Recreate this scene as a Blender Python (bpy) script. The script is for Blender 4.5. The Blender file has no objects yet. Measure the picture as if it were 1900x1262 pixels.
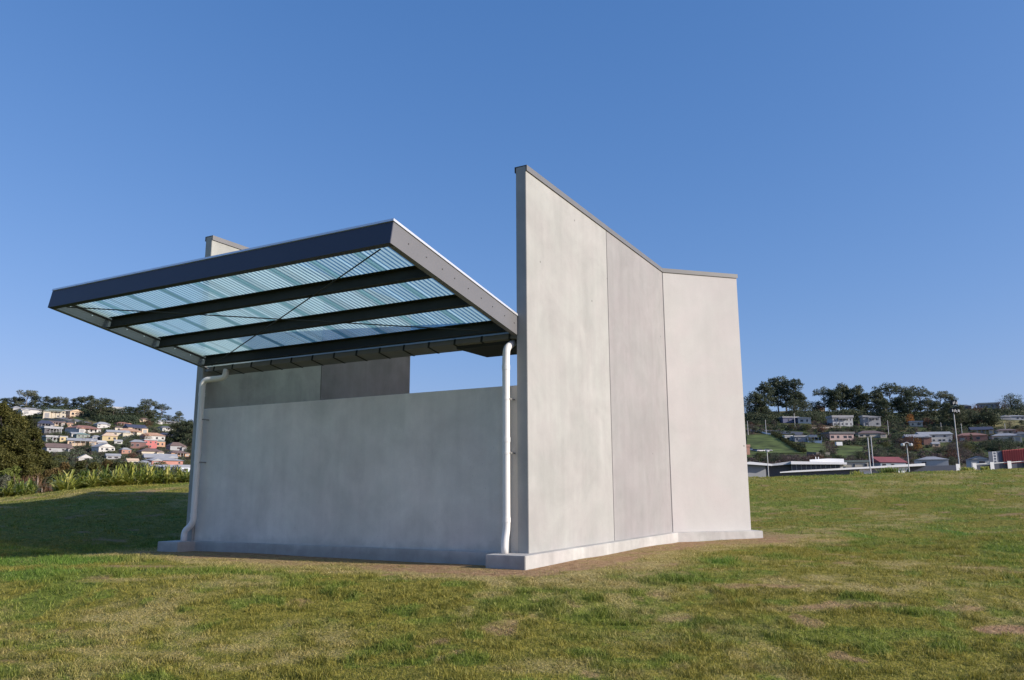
import bpy, math, random
import numpy as np
from mathutils import Vector, Matrix
random.seed(7); RNG = np.random.default_rng(11)
S = bpy.context.scene
COL = S.collection
# ------------------------------------------------------------------ camera, sky, sun, exposure
F_PX, PITCH, ROLL, CAM_Z = 1478.0, 0.187, -0.0045, 1.072      # photograph is 1900 px wide
cam_d = bpy.data.cameras.new('camera'); cam = bpy.data.objects.new('camera', cam_d); COL.objects.link(cam)
cam_d.sensor_width = 36; cam_d.lens = F_PX / 1900 * 36; cam_d.clip_start = .1; cam_d.clip_end = 20000
Rv = Vector((1, 0, 0)); Dv = Vector((0, math.sin(PITCH), -math.cos(PITCH))); Fv = Vector((0, math.cos(PITCH), math.sin(PITCH)))
cr, sr = math.cos(ROLL), math.sin(ROLL)
R2 = cr * Rv - sr * Dv; D2 = sr * Rv + cr * Dv
m = Matrix.Identity(4)
for i in range(3):
    m[i][0] = R2[i]; m[i][1] = -D2[i]; m[i][2] = -Fv[i]
m[2][3] = CAM_Z
cam.matrix_world = m
S.camera = cam
S.view_settings.view_transform = 'Standard'; S.view_settings.look = 'None'; S.view_settings.gamma = 1
S.view_settings.exposure = 0.58
SKY = [(1.0, .66), (.70, 1.09), (.56, 2.02)]
SUN_EL = math.radians(24)
YAW = 0.5055
UX = np.array([math.sin(YAW), math.cos(YAW)]); VX = np.array([-UX[1], UX[0]])
dl = math.radians(9)
sd = -VX * math.cos(dl) + UX * math.sin(dl)              # horizontal direction towards the sun
w = bpy.data.worlds.new('World'); S.world = w; w.use_nodes = True
nt = w.node_tree; bg = nt.nodes['Background']
sky = nt.nodes.new('ShaderNodeTexSky'); sky.sky_type = 'NISHITA'; sky.sun_disc = False
sky.sun_elevation = SUN_EL; sky.sun_rotation = math.atan2(sd[0], sd[1])
sky.altitude = 50; sky.air_density = 1.0; sky.dust_density = 1.0; sky.ozone_density = 2.2
sep = nt.nodes.new('ShaderNodeSeparateColor'); cmb = nt.nodes.new('ShaderNodeCombineColor'); nt.links.new(sky.outputs[0], sep.inputs[0])
for i, (gm_, k_) in enumerate(SKY):      # clear winter air: flatter and bluer than the model's default
    pw = nt.nodes.new('ShaderNodeMath'); pw.operation = 'POWER'; pw.inputs[1].default_value = gm_; nt.links.new(sep.outputs[i], pw.inputs[0])
    ml = nt.nodes.new('ShaderNodeMath'); ml.operation = 'MULTIPLY'; ml.inputs[1].default_value = k_; nt.links.new(pw.outputs[0], ml.inputs[0]); nt.links.new(ml.outputs[0], cmb.inputs[i])
nt.links.new(cmb.outputs[0], bg.inputs[0]); bg.inputs[1].default_value = 0.10
sun_d = bpy.data.lights.new('sun', 'SUN'); sun_d.energy = 4.0; sun_d.angle = math.radians(.53); sun_d.color = (1, .93, .83)
sun = bpy.data.objects.new('sun', sun_d); COL.objects.link(sun)
sv = Vector((sd[0] * math.cos(SUN_EL), sd[1] * math.cos(SUN_EL), math.sin(SUN_EL)))
sun.rotation_euler = sv.to_track_quat('Z', 'Y').to_euler(); sun.location = (30, -10, 40)

# ------------------------------------------------------------------ helpers
def tag(o, label=None, cat=None, group=None, kind=None):
    if label: o['label'] = label
    if cat: o['category'] = cat
    if group: o['group'] = group
    if kind: o['kind'] = kind
    return o
def empty(name, loc, rz=0, **k):
    o = bpy.data.objects.new(name, None); COL.objects.link(o); o.location = loc; o.rotation_euler = (0, 0, rz)
    o.empty_display_size = .2
    return tag(o, **k)
class MB:
    def __init__(s): s.v = []; s.f = []
    def poly(s, pts, faces):
        n = len(s.v); s.v += [tuple(map(float, p)) for p in pts]; s.f += [tuple(i + n for i in f) for f in faces]; return s
    def hexa(s, p):   # 8 points: bottom ring 0-3, top ring 4-7
        return s.poly(p, [(3, 2, 1, 0), (4, 5, 6, 7), (0, 1, 5, 4), (1, 2, 6, 5), (2, 3, 7, 6), (3, 0, 4, 7)])
    def box(s, x0, x1, y0, y1, z0, z1, T=None):
        p = [(x0, y0, z0), (x1, y0, z0), (x1, y1, z0), (x0, y1, z0), (x0, y0, z1), (x1, y0, z1), (x1, y1, z1), (x0, y1, z1)]
        if T: p = [T(*q) for q in p]
        return s.hexa(p)
    def prism(s, ring, z0, z1):
        n = len(ring)
        zt = z1 if hasattr(z1, '__len__') else [z1] * n
        p = [(a, b, z0) for a, b in ring] + [(a, b, zt[i]) for i, (a, b) in enumerate(ring)]
        return s.poly(p, [tuple(range(n - 1, -1, -1)), tuple(range(n, 2 * n))] + [(i, (i + 1) % n, (i + 1) % n + n, i + n) for i in range(n)])
    def tube(s, pts, rad, seg=12, cap=True):
        pts = [Vector(p) for p in pts]; n0 = len(s.v); N = len(pts)
        rr = rad if hasattr(rad, '__len__') else [rad] * N
        t0 = (pts[1] - pts[0]).normalized(); a = t0.orthogonal().normalized()
        for i, p in enumerate(pts):
            if i == 0: t = pts[1] - pts[0]
            elif i == N - 1: t = pts[-1] - pts[-2]
            else: t = (pts[i + 1] - pts[i]).normalized() + (pts[i] - pts[i - 1]).normalized()
            t.normalize(); a = (a - t * a.dot(t)).normalized(); b = t.cross(a)
            for k in range(seg):
                th = 2 * math.pi * k / seg; s.v.append(tuple(p + (a * math.cos(th) + b * math.sin(th)) * rr[i]))
        for i in range(N - 1):
            for k in range(seg):
                k2 = (k + 1) % seg
                s.f.append((n0 + i * seg + k, n0 + i * seg + k2, n0 + (i + 1) * seg + k2, n0 + (i + 1) * seg + k))
        if cap: s.f.append(tuple(n0 + k for k in range(seg))[::-1]); s.f.append(tuple(n0 + (N - 1) * seg + k for k in range(seg)))
        return s
    def build(s, name, mat, parent=None, bevel=0, smooth=False, loc=None, **k):
        me = bpy.data.meshes.new(name); me.from_pydata(s.v, [], s.f); me.update()
        import bmesh
        b = bmesh.new(); b.from_mesh(me); bmesh.ops.recalc_face_normals(b, faces=b.faces)
        if bevel: bmesh.ops.bevel(b, geom=[e for e in b.edges if len(e.link_faces) == 2 and e.calc_face_angle(0) > .5], offset=bevel, segments=2, affect='EDGES')
        b.to_mesh(me); b.free()
        if smooth:
            for p in me.polygons: p.use_smooth = True
        me.materials.append(mat); o = bpy.data.objects.new(name, me); COL.objects.link(o)
        if parent: o.parent = parent
        if loc: o.location = loc
        return tag(o, **k)
def np_mesh(name, V, faces, mat, attrs=None, parent=None, smooth=False):
    """V (n,3); faces list of arrays (m,k)"""
    me = bpy.data.meshes.new(name); me.vertices.add(len(V)); me.vertices.foreach_set('co', np.asarray(V, np.float32).ravel())
    tot = sum(f.size for f in faces); np_ = sum(len(f) for f in faces)
    me.loops.add(tot); me.polygons.add(np_)
    me.loops.foreach_set('vertex_index', np.concatenate([f.ravel() for f in faces]).astype(np.int32))
    sizes = np.concatenate([np.full(len(f), f.shape[1]) for f in faces]); st = np.concatenate([[0], np.cumsum(sizes)[:-1]])
    me.polygons.foreach_set('loop_start', st.astype(np.int32))
    if smooth: me.polygons.foreach_set('use_smooth', np.ones(np_, bool))
    for k, a in (attrs or {}).items():
        at = me.attributes.new(k, 'FLOAT', 'POINT'); at.data.foreach_set('value', np.asarray(a, np.float32))
    me.update(calc_edges=True); me.validate()
    me.materials.append(mat); o = bpy.data.objects.new(name, me); COL.objects.link(o)
    if parent: o.parent = parent
    return o
# value noise for shaping ground and turf
_P = np.random.default_rng(3).random((256, 256))
def vnoise(x, y):
    xi = np.floor(x).astype(int); yi = np.floor(y).astype(int); fx = x - xi; fy = y - yi
    fx = fx * fx * (3 - 2 * fx); fy = fy * fy * (3 - 2 * fy)
    g = lambda i, j: _P[i & 255, j & 255]
    return (g(xi, yi) * (1 - fx) + g(xi + 1, yi) * fx) * (1 - fy) + (g(xi, yi + 1) * (1 - fx) + g(xi + 1, yi + 1) * fx) * fy
def fbm(x, y, o=4):
    a = 0; s = 0; k = 1.
    for i in range(o): a = a + k * vnoise(x * 2**i + 17.3 * i, y * 2**i + 5.1 * i); s += k; k *= .5
    return a / s
def sstep(t): t = np.clip(t, 0, 1); return t * t * (3 - 2 * t)

# ------------------------------------------------------------------ materials
def nodes(m): m.use_nodes = True; return m.node_tree, m.node_tree.nodes, m.node_tree.links
def simple(name, col, rough=.6, metal=0, var=.12, scale=3, bump=0, spec=.5, tint=None, stretch=None):
    m = bpy.data.materials.new(name); t, N, L = nodes(m); b = N['Principled BSDF']
    b.inputs['Roughness'].default_value = rough; b.inputs['Metallic'].default_value = metal
    b.inputs['Specular IOR Level'].default_value = spec
    tc = N.new('ShaderNodeTexCoord'); mp = N.new('ShaderNodeMapping'); L.new(tc.outputs['Object'], mp.inputs[0])
    if stretch: mp.inputs['Scale'].default_value = stretch
    n = N.new('ShaderNodeTexNoise'); n.inputs['Scale'].default_value = scale; n.inputs['Detail'].default_value = 6; L.new(mp.outputs[0], n.inputs[0])
    cr = N.new('ShaderNodeValToRGB'); cr.color_ramp.elements[0].position = .3; cr.color_ramp.elements[1].position = .7
    t2 = tint or col
    cr.color_ramp.elements[0].color = (*[c * (1 - var) for c in t2], 1); cr.color_ramp.elements[1].color = (*[min(1, c * (1 + var)) for c in col], 1)
    L.new(n.outputs[0], cr.inputs[0]); L.new(cr.outputs[0], b.inputs['Base Color'])
    if bump:
        bp = N.new('ShaderNodeBump'); bp.inputs['Strength'].default_value = bump; bp.inputs['Distance'].default_value = .01
        L.new(n.outputs[0], bp.inputs['Height']); L.new(bp.outputs[0], b.inputs['Normal'])
    return m
def concrete(name, col, blotch=.14, seed=0., warm=(1, 1, 1), stain=0., front=0.):
    m = bpy.data.materials.new(name); t, N, L = nodes(m); b = N['Principled BSDF']; b.inputs['Roughness'].default_value = .82
    b.inputs['Specular IOR Level'].default_value = .35
    tc = N.new('ShaderNodeTexCoord'); mp = N.new('ShaderNodeMapping'); L.new(tc.outputs['Object'], mp.inputs[0]); mp.inputs['Location'].default_value = (seed, seed * 2.3, seed * .7)
    def noise(sc, det, rough=.55, src=None, st=None, dist=0):
        n = N.new('ShaderNodeTexNoise'); n.inputs['Scale'].default_value = sc; n.inputs['Detail'].default_value = det; n.inputs['Roughness'].default_value = rough
        n.inputs['Distortion'].default_value = dist
        if st:
            q = N.new('ShaderNodeMapping'); q.inputs['Scale'].default_value = st; L.new(mp.outputs[0], q.inputs[0]); L.new(q.outputs[0], n.inputs[0])
        else: L.new(mp.outputs[0], n.inputs[0])
        return n.outputs[0]
    def ramp(src, a, bb, lo, hi):
        r = N.new('ShaderNodeMapRange'); r.inputs[1].default_value = a; r.inputs[2].default_value = bb; r.inputs[3].default_value = lo; r.inputs[4].default_value = hi
        L.new(src, r.inputs[0]); return r.outputs[0]
    def mul(a, bb):
        q = N.new('ShaderNodeMath'); q.operation = 'MULTIPLY'; L.new(a, q.inputs[0]); L.new(bb, q.inputs[1]); return q.outputs[0]
    big = ramp(noise(.9, 5, .6, dist=.6), .35, .68, 1 - blotch, 1 + blotch * .6)
    mid = ramp(noise(3.6, 7, .65), .3, .7, 1 - blotch * .45, 1 + blotch * .35)
    streak = ramp(noise(2.0, 5, .6, st=(2.2, 2.2, .22)), .35, .7, 1 - blotch * .55, 1 + blotch * .2)
    fine = ramp(noise(60, 3), .3, .7, .965, 1.03)
    pits = N.new('ShaderNodeTexVoronoi'); pits.inputs['Scale'].default_value = 1.5; pits.inputs['Randomness'].default_value = 1; L.new(mp.outputs[0], pits.inputs[0])
    pit = ramp(pits.outputs['Distance'], .02, .036, .45, 1)
    ph = N.new('ShaderNodeTexVoronoi'); ph.inputs['Scale'].default_value = 11; L.new(mp.outputs[0], ph.inputs[0])
    patchy = ramp(noise(2.4, 3, .6), .5, .62, 1, .72)
    mxp = N.new('ShaderNodeMath'); mxp.operation = 'MAXIMUM'; L.new(ramp(ph.outputs['Distance'], .04, .075, .0, 1), mxp.inputs[0]); L.new(patchy, mxp.inputs[1])
    fine = mul(fine, mxp.outputs[0])
    v = mul(mul(mul(big, mid), mul(streak, fine)), pit)
    base = N.new('ShaderNodeMix'); base.data_type = 'RGBA'
    base.inputs['A'].default_value = (*[c * w_ for c, w_ in zip(col, (.99, 1.0, .985))], 1); base.inputs['B'].default_value = (*[c * w_ for c, w_ in zip(col, (1.01, .995, .99))], 1)
    L.new(ramp(noise(1.3, 3, .5), .4, .6, 0, 1), base.inputs['Factor'])
    sc = N.new('ShaderNodeVectorMath'); sc.operation = 'SCALE'; L.new(base.outputs['Result'], sc.inputs[0]); L.new(v, sc.inputs['Scale'])
    out = sc.outputs[0]
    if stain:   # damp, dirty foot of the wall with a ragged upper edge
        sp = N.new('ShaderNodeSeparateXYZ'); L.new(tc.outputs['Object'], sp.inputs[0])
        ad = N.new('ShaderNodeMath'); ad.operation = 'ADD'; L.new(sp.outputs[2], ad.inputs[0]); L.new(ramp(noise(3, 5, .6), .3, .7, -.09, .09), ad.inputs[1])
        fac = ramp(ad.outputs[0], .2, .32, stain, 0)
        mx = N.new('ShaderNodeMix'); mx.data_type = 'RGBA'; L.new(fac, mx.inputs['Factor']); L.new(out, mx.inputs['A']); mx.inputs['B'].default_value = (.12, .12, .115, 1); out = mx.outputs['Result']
    if front:   # darkens the front edge below a ragged line, sparing the right side
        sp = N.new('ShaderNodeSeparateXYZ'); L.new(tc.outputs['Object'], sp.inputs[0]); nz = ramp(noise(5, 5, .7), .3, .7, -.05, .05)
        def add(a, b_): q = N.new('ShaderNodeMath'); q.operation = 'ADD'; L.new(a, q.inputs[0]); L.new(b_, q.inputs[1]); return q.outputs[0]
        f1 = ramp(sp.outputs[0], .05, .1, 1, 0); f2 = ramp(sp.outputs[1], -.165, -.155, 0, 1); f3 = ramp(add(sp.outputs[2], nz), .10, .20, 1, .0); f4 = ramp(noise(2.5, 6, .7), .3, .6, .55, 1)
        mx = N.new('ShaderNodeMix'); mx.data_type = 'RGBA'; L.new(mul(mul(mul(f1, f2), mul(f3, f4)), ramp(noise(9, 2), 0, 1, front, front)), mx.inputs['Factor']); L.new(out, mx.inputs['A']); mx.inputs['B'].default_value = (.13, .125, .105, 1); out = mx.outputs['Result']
    L.new(out, b.inputs['Base Color'])
    bp = N.new('ShaderNodeBump'); bp.inputs['Strength'].default_value = .25; bp.inputs['Distance'].default_value = .004
    L.new(mul(mid, fine), bp.inputs['Height']); L.new(bp.outputs[0], b.inputs['Normal'])
    return m
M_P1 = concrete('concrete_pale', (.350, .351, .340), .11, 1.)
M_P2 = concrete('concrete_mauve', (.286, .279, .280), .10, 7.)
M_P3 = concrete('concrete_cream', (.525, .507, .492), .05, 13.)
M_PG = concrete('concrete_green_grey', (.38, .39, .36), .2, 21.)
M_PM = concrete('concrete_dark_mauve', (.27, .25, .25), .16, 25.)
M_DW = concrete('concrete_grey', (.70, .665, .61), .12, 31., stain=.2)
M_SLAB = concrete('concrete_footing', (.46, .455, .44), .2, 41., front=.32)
M_STEEL = simple('charcoal_paint', (.145, .145, .15), .38, var=.05, scale=2)
M_DARK = simple('dark_steel', (.030, .034, .034), .7, spec=.25, var=.1)
M_COPE = simple('coping_metal', (.15, .15, .15), .45, metal=0, var=.05)
M_FLASH = simple('zinc_flashing', (.75, .76, .78), .3, metal=.5, var=.03)
M_GUT = simple('gutter_metal', (.20, .20, .19), .55, var=.08)
M_PIPE = simple('pvc_white', (.74, .73, .70), .42, var=.03)
M_BOLT = simple('bolt_zinc', (.7, .7, .72), .35, metal=.4, var=.03)
M_BOLTD = simple('bolt_dark', (.05, .05, .05), .5)
M_SEAL = simple('sealant', (.16, .15, .14), .7)
def poly_mat(name, tr, tp, mixf):
    m = bpy.data.materials.new(name); t, N, L = nodes(m); N.remove(N['Principled BSDF']); out = N['Material Output']
    a = N.new('ShaderNodeBsdfTranslucent'); a.inputs[0].default_value = (*tr, 1)
    p = N.new('ShaderNodeBsdfTransparent'); p.inputs[0].default_value = (*tp, 1)
    d = N.new('ShaderNodeBsdfDiffuse'); d.inputs[0].default_value = (.35, .5, .52, 1)
    g = N.new('ShaderNodeBsdfGlossy'); g.inputs['Roughness'].default_value = .18
    x = N.new('ShaderNodeMixShader'); x.inputs[0].default_value = mixf; L.new(p.outputs[0], x.inputs[1]); L.new(a.outputs[0], x.inputs[2])
    x1 = N.new('ShaderNodeMixShader'); x1.inputs[0].default_value = .12; L.new(x.outputs[0], x1.inputs[1]); L.new(d.outputs[0], x1.inputs[2])
    lw = N.new('ShaderNodeLayerWeight'); lw.inputs[0].default_value = .25
    mm = N.new('ShaderNodeMath'); mm.operation = 'MULTIPLY'; mm.inputs[1].default_value = .25; L.new(lw.outputs['Fresnel'], mm.inputs[0])
    x2 = N.new('ShaderNodeMixShader'); L.new(mm.outputs[0], x2.inputs[0]); L.new(x1.outputs[0], x2.inputs[1]); L.new(g.outputs[0], x2.inputs[2])
    L.new(x2.outputs[0], out.inputs[0]); return m
M_POLY = poly_mat('polycarbonate', (.58, .81, .81), (.62, .84, .86), .75); M_POLYR = poly_mat('polycarbonate_rib', (.46, .63, .65), (.48, .66, .68), .65)
M_POLY2 = poly_mat('polycarbonate_lap', (.46, .64, .64), (.50, .66, .68), .6)

# ------------------------------------------------------------------ terrain
def interp(x, xs, ys): return np.interp(x, xs, ys)
def rowtan(v): return np.tan(PITCH - np.arctan((np.asarray(v) - 631) / F_PX))
def ground_z(x, y):
    x = np.asarray(x, float); y = np.asarray(y, float)
    yy = np.maximum(y, 4.); px = np.clip(950 + F_PX * x / (yy * math.cos(PITCH)), -900, 2800); r = np.hypot(x, y)
    # the lawn: falls gently towards the camera, crest to the left and to the right behind the shelter
    front = -.52 * sstep((11.5 - y) / 5.5) - .03 * np.clip(6 - y, 0, 60)
    Dc = interp(px, [-900, 0, 350, 700, 1300, 1900, 2800], [27, 29, 31, 36, 44, 48, 48])
    yc = interp(px, [-900, 0, 150, 350, 700, 1390, 1480, 1650, 1780, 1900, 2800], [935, 919.5, 906.5, 895.5, 894, 887, 884.5, 879.5, 875, 869.5, 850])
    zc = CAM_Z + rowtan(yc - (px - 950) * ROLL) * Dc
    D0 = interp(px, [-900, 0, 350, 700, 1300, 1900, 2800], [11.0, 12.5, 16, 17, 18, 13, 10])
    rise = zc * sstep((y - D0) / (Dc - D0)) ** interp(px, [350, 1300], [.85, .9])
    lawn = front + rise
    bank = .30 * np.exp(-((x - 11.5) / 4.0) ** 2 - ((y - 15.2) / 1.4) ** 2)
    lawn = lawn + bank + (fbm(x * .35, y * .35, 4) - .5) * .16 * sstep((r - 2) / 5)
    near = sstep(1 - (np.hypot((x + 1.5) / 5., (y - 14.5) / 4.5) - 1.) / .4)
    lawn = lawn * (1 - near * .6) + near * .012
    drop = 2.4 * sstep((y - Dc - 1) / 22)
    lawn = lawn - drop
    # valley floor and far hills
    te_top = rowtan(interp(px, [-900, -200, 0, 100, 200, 260, 350, 560, 760, 1200, 1390, 1500, 1640, 1750, 1830, 1900, 2100, 2800],
                           [772, 764, 758, 757, 760, 768, 791, 845, 868, 800, 768, 764, 768, 766, 760, 765, 775, 800]))
    te_bot = rowtan(883.)
    q = np.where(y > 1, y, r); s = np.clip((q - 300) / 330, 0, 1)
    te = te_bot + (te_top - te_bot) * s
    back = np.clip(q - 630, 0, None)
    hz = CAM_Z + np.minimum(q, 630) * te - 1 * (1 - np.exp(-back / 220.)) * 60 * sstep(back / 300)
    hz = hz + (fbm(x * .02, y * .02, 3) - .5) * 1.6 * sstep((q - 300) / 60)
    val = interp(q, [0, 70, 300], [-1.2, -1.2, float(CAM_Z + 300 * te_bot)])
    val = np.where(q < 300, val, hz)
    k = sstep((r - 62) / 30)
    k = np.where(y < 1, sstep((r - 30) / 60), k)
    flat = np.where(y < -5, 1., 0.)
    val = np.where((y < 0), -2.2, val)
    return lawn * (1 - k) + val * k
def ray(x, y):
    X = (x - 950) / F_PX; Y = (y - 631) / F_PX
    X, Y = cr * X + sr * Y, -sr * X + cr * Y
    u = -Y; c, s = math.cos(PITCH), math.sin(PITCH)
    return np.array([X, c - u * s, s + u * c])
def hit(x, y, t0=5., t1=2000.):
    """point of the ground seen at photograph pixel (x, y)"""
    d = ray(x, y); t = t0 * 1.0001 ** 0 * np.exp(np.linspace(0, math.log(t1 / t0), 6000))
    P = d[None] * t[:, None]; g = ground_z(P[:, 0], P[:, 1]); z = P[:, 2] + CAM_Z
    i = np.where(z < g)[0]
    if len(i) == 0: return hit(x, y + 2., t0, t1) if y < 1200 else None
    p = P[i[0]]; return Vector((float(p[0]), float(p[1]), float(g[i[0]])))
def at(x, D):
    """ground point in the column x of the photograph at forward distance D"""
    xx = (x - 950) / F_PX * math.cos(PITCH) * D
    return Vector((xx, D, float(ground_z(xx, D))))

# turf condition maps (0..1): soil (bare), dry (straw), lush (dark green)
def local_uv(x, y):
    dx = x - .2275; dy = y - 11.799
    return dx * UX[0] + dy * UX[1], dx * VX[0] + dy * VX[1]
PATCH = []   # (x, y, rx, ry, kind, amount)
def patch(px, py, wx, hy, kind, amt=1.):
    p = hit(px, py)
    a = hit(px + wx / 2, py); b = hit(px, py + hy / 2) ; c = hit(px, py - hy / 2)
    PATCH.append((p.x, p.y, abs(a.x - p.x), max(.12, abs(c.y - b.y) / 2), kind, amt))
for a in [(470, 1200, 420, 90, 'dry', .6), (620, 1180, 260, 40, 'dry', .5), (200, 1230, 260, 40, 'dry', .5), (1100, 1240, 500, 40, 'dry', .5), (1560, 1080, 520, 40, 'dry', .75), (1700, 1050, 300, 30, 'dry', .7),
          (1620, 1122, 260, 12, 'soil', .8), (1760, 1130, 160, 10, 'soil', .7), (1860, 1168, 110, 18, 'soil', 1.), (1360, 1088, 130, 10, 'soil', .7), (1240, 1150, 90, 10, 'soil', .5), (1290, 1099, 40, 7, 'dry', 1),
          (1850, 1055, 90, 14, 'soil', .5), (1480, 1130, 300, 12, 'dry', .6),
          (130, 1040, 330, 22, 'lush', 1.), (60, 1062, 200, 16, 'lush', .9), (430, 1063, 180, 10, 'lush', .8), (780, 1072, 240, 14, 'lush', .6), (1340, 1043, 110, 12, 'lush', 1.), (1180, 1070, 420, 22, 'lush', .8), (1620, 1000, 260, 26, 'lush', .9), (1780, 990, 260, 20, 'lush', 1.),
          (1060, 1130, 300, 30, 'lush', .5), (1450, 1180, 700, 30, 'lush', .45), (1880, 1020, 160, 20, 'lush', .8), (830, 1150, 200, 16, 'lush', .5), (120, 1195, 200, 10, 'lush', .55),
          (240, 1052, 200, 9, 'soil', .75), (560, 1060, 260, 6, 'dry', .6), (210, 1077, 160, 7, 'dry', .6)]:
    patch(*a)
def turf(x, y):
    x = np.asarray(x, float); y = np.asarray(y, float)
    U, V = local_uv(x, y)
    wob = (fbm(x * 1.1, y * 1.1, 4) - .5)
    wf = (fbm(x * 4.3, y * 4.3, 3) - .5)
    # distance outside the footing
    du = np.maximum(-.3 - U, U - 7.4); dv = np.maximum(-.2 - V, V - 6.4)
    flare = np.hypot(np.clip(U - 8., -20, 0) * 0 + (U - 7.2), V + .8) - .85
    d = np.where((du > 0) & (dv > 0), np.hypot(du, dv), np.maximum(du, dv))
    d = np.minimum(d, flare)
    d = d + wob * 1.5 + wf * .5
    soil = sstep((1.2 - d) / .55)
    edge = sstep((2.05 - d) / .8) * .95
    dry = sstep((fbm(x * .55 + 9, y * .55, 5) - .52) / .16) * .62
    lush = sstep((fbm(x * .7 + 40, y * .7 + 3, 5) - .5) / .14) * .6
    lush = np.maximum(lush, sstep((fbm(x * 2.7 + 11, y * 2.7 + 23, 4) - .57) / .10) * .6)
    soil = np.maximum(soil, sstep((fbm(x * 1.3 + 80, y * 1.3 + 30, 5) - .70) / .05) * .7)
    for (cx, cy, rx, ry, kind, amt) in PATCH:
        q = np.hypot((x - cx) / rx, (y - cy) / ry) + wob * 1.3 + wf * .9
        k = sstep((1.15 - q) / .6) * amt
        if kind == 'soil': soil = np.maximum(soil, k); 
        elif kind == 'dry': dry = np.maximum(dry, k); lush = lush * (1 - k)
        else: lush = np.maximum(lush, k); dry = dry * (1 - k)
    tuft = sstep((fbm(x * 5 + 3, y * 5, 3) - .42) / .3)
    dry = np.clip(dry * (.12 + .95 * sstep((fbm(x * 3.4 + 60, y * 3.4, 4) - .34) / .3)), 0, .85); dry = np.maximum(dry, edge * (.55 + .45 * sstep((fbm(x * 3 + 9, y * 3, 3) - .3) / .3))); soil = np.clip(soil * (1 - lush * .6), 0, 1)
    return soil, dry, lush * (1 - .8 * dry), tuft
def turf_mat(name, blades):
    m = bpy.data.materials.new(name); t, N, L = nodes(m); b = N['Principled BSDF']
    def att(n): a = N.new('ShaderNodeAttribute'); a.attribute_name = n; return a.outputs['Fac']
    g = N.new('ShaderNodeNewGeometry')
    def noise(sc, det=4):
        n = N.new('ShaderNodeTexNoise'); n.inputs['Scale'].default_value = sc; n.inputs['Detail'].default_value = det; n.inputs['Roughness'].default_value = .7; L.new(g.outputs['Position'], n.inputs[0]); return n.outputs[0]
    def ramp(src, a, bb, lo=0., hi=1.):
        r = N.new('ShaderNodeMapRange'); r.inputs[1].default_value = a; r.inputs[2].default_value = bb; r.inputs[3].default_value = lo; r.inputs[4].default_value = hi; L.new(src, r.inputs[0]); return r.outputs[0]
    def mix(f, A, B, typ='MIX'):
        x = N.new('ShaderNodeMix'); x.data_type = 'RGBA'; x.blend_type = typ
        if hasattr(f, 'name'): L.new(f, x.inputs['Factor'])
        else: x.inputs['Factor'].default_value = f
        for s_, v in (('A', A), ('B', B)):
            if isinstance(v, tuple): x.inputs[s_].default_value = (*v, 1)
            else: L.new(v, x.inputs[s_])
        return x.outputs['Result']
    fine = noise(9.); fine2 = noise(38., 3)
    rnd = g.outputs['Random Per Island'] if blades else fine2
    K = 1.38 if blades else 1.15
    base = mix(ramp(fine, .35, .65), tuple(K * c for c in (.098, .106, .016)), tuple(K * c for c in (.255, .225, .042)))
    lush = mix(ramp(fine, .35, .65), tuple(K * c for c in (.05, .10, .012)), tuple(K * c for c in (.13, .22, .03)))
    dry = mix(ramp(fine2, .35, .65), tuple(K * c for c in (.22, .175, .06)), tuple(K * c for c in (.44, .36, .165)))
    c = mix(att('lush'), base, lush)
    dr = N.new('ShaderNodeMath'); dr.operation = 'ADD'; L.new(att('dry'), dr.inputs[0]); L.new(ramp(rnd, 0, 1, -.35, .25) if blades else ramp(fine2, .3, .7, -.25, .2), dr.inputs[1]); dr.use_clamp = True
    c = mix(dr.outputs[0], c, dry)
    if not blades:
        soil = mix(ramp(fine, .3, .7), (.20, .115, .06), (.50, .33, .19))
        so = N.new('ShaderNodeMath'); so.operation = 'ADD'; L.new(att('soil'), so.inputs[0]); L.new(ramp(fine2, .3, .7, -.15, .15), so.inputs[1]); so.use_clamp = True
        c = mix(so.outputs[0], c, soil)
        bp = N.new('ShaderNodeBump'); bp.inputs['Strength'].default_value = .9; bp.inputs['Distance'].default_value = .05
        ad = N.new('ShaderNodeMath'); ad.operation = 'ADD'; L.new(fine, ad.inputs[0]); L.new(fine2, ad.inputs[1]); L.new(ad.outputs[0], bp.inputs['Height']); L.new(bp.outputs[0], b.inputs['Normal'])
    else:
        v = ramp(rnd, 0, 1, .7, 1.35); sc = N.new('ShaderNodeVectorMath'); sc.operation = 'SCALE'; L.new(c, sc.inputs[0]); L.new(v, sc.inputs['Scale']); c = sc.outputs[0]
    L.new(c, b.inputs['Base Color']); b.inputs['Roughness'].default_value = .6 if blades else .95; b.inputs['Specular IOR Level'].default_value = .3 if blades else .1
    if blades:
        tr = N.new('ShaderNodeBsdfTranslucent'); L.new(c, tr.inputs[0]); x = N.new('ShaderNodeMixShader'); x.inputs[0].default_value = .38
        L.new(b.outputs[0], x.inputs[1]); L.new(tr.outputs[0], x.inputs[2]); L.new(x.outputs[0], N['Material Output'].inputs[0])
    return m
M_LAWN = turf_mat('lawn_turf', False); M_BLADE = turf_mat('grass_blades', True)

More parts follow.
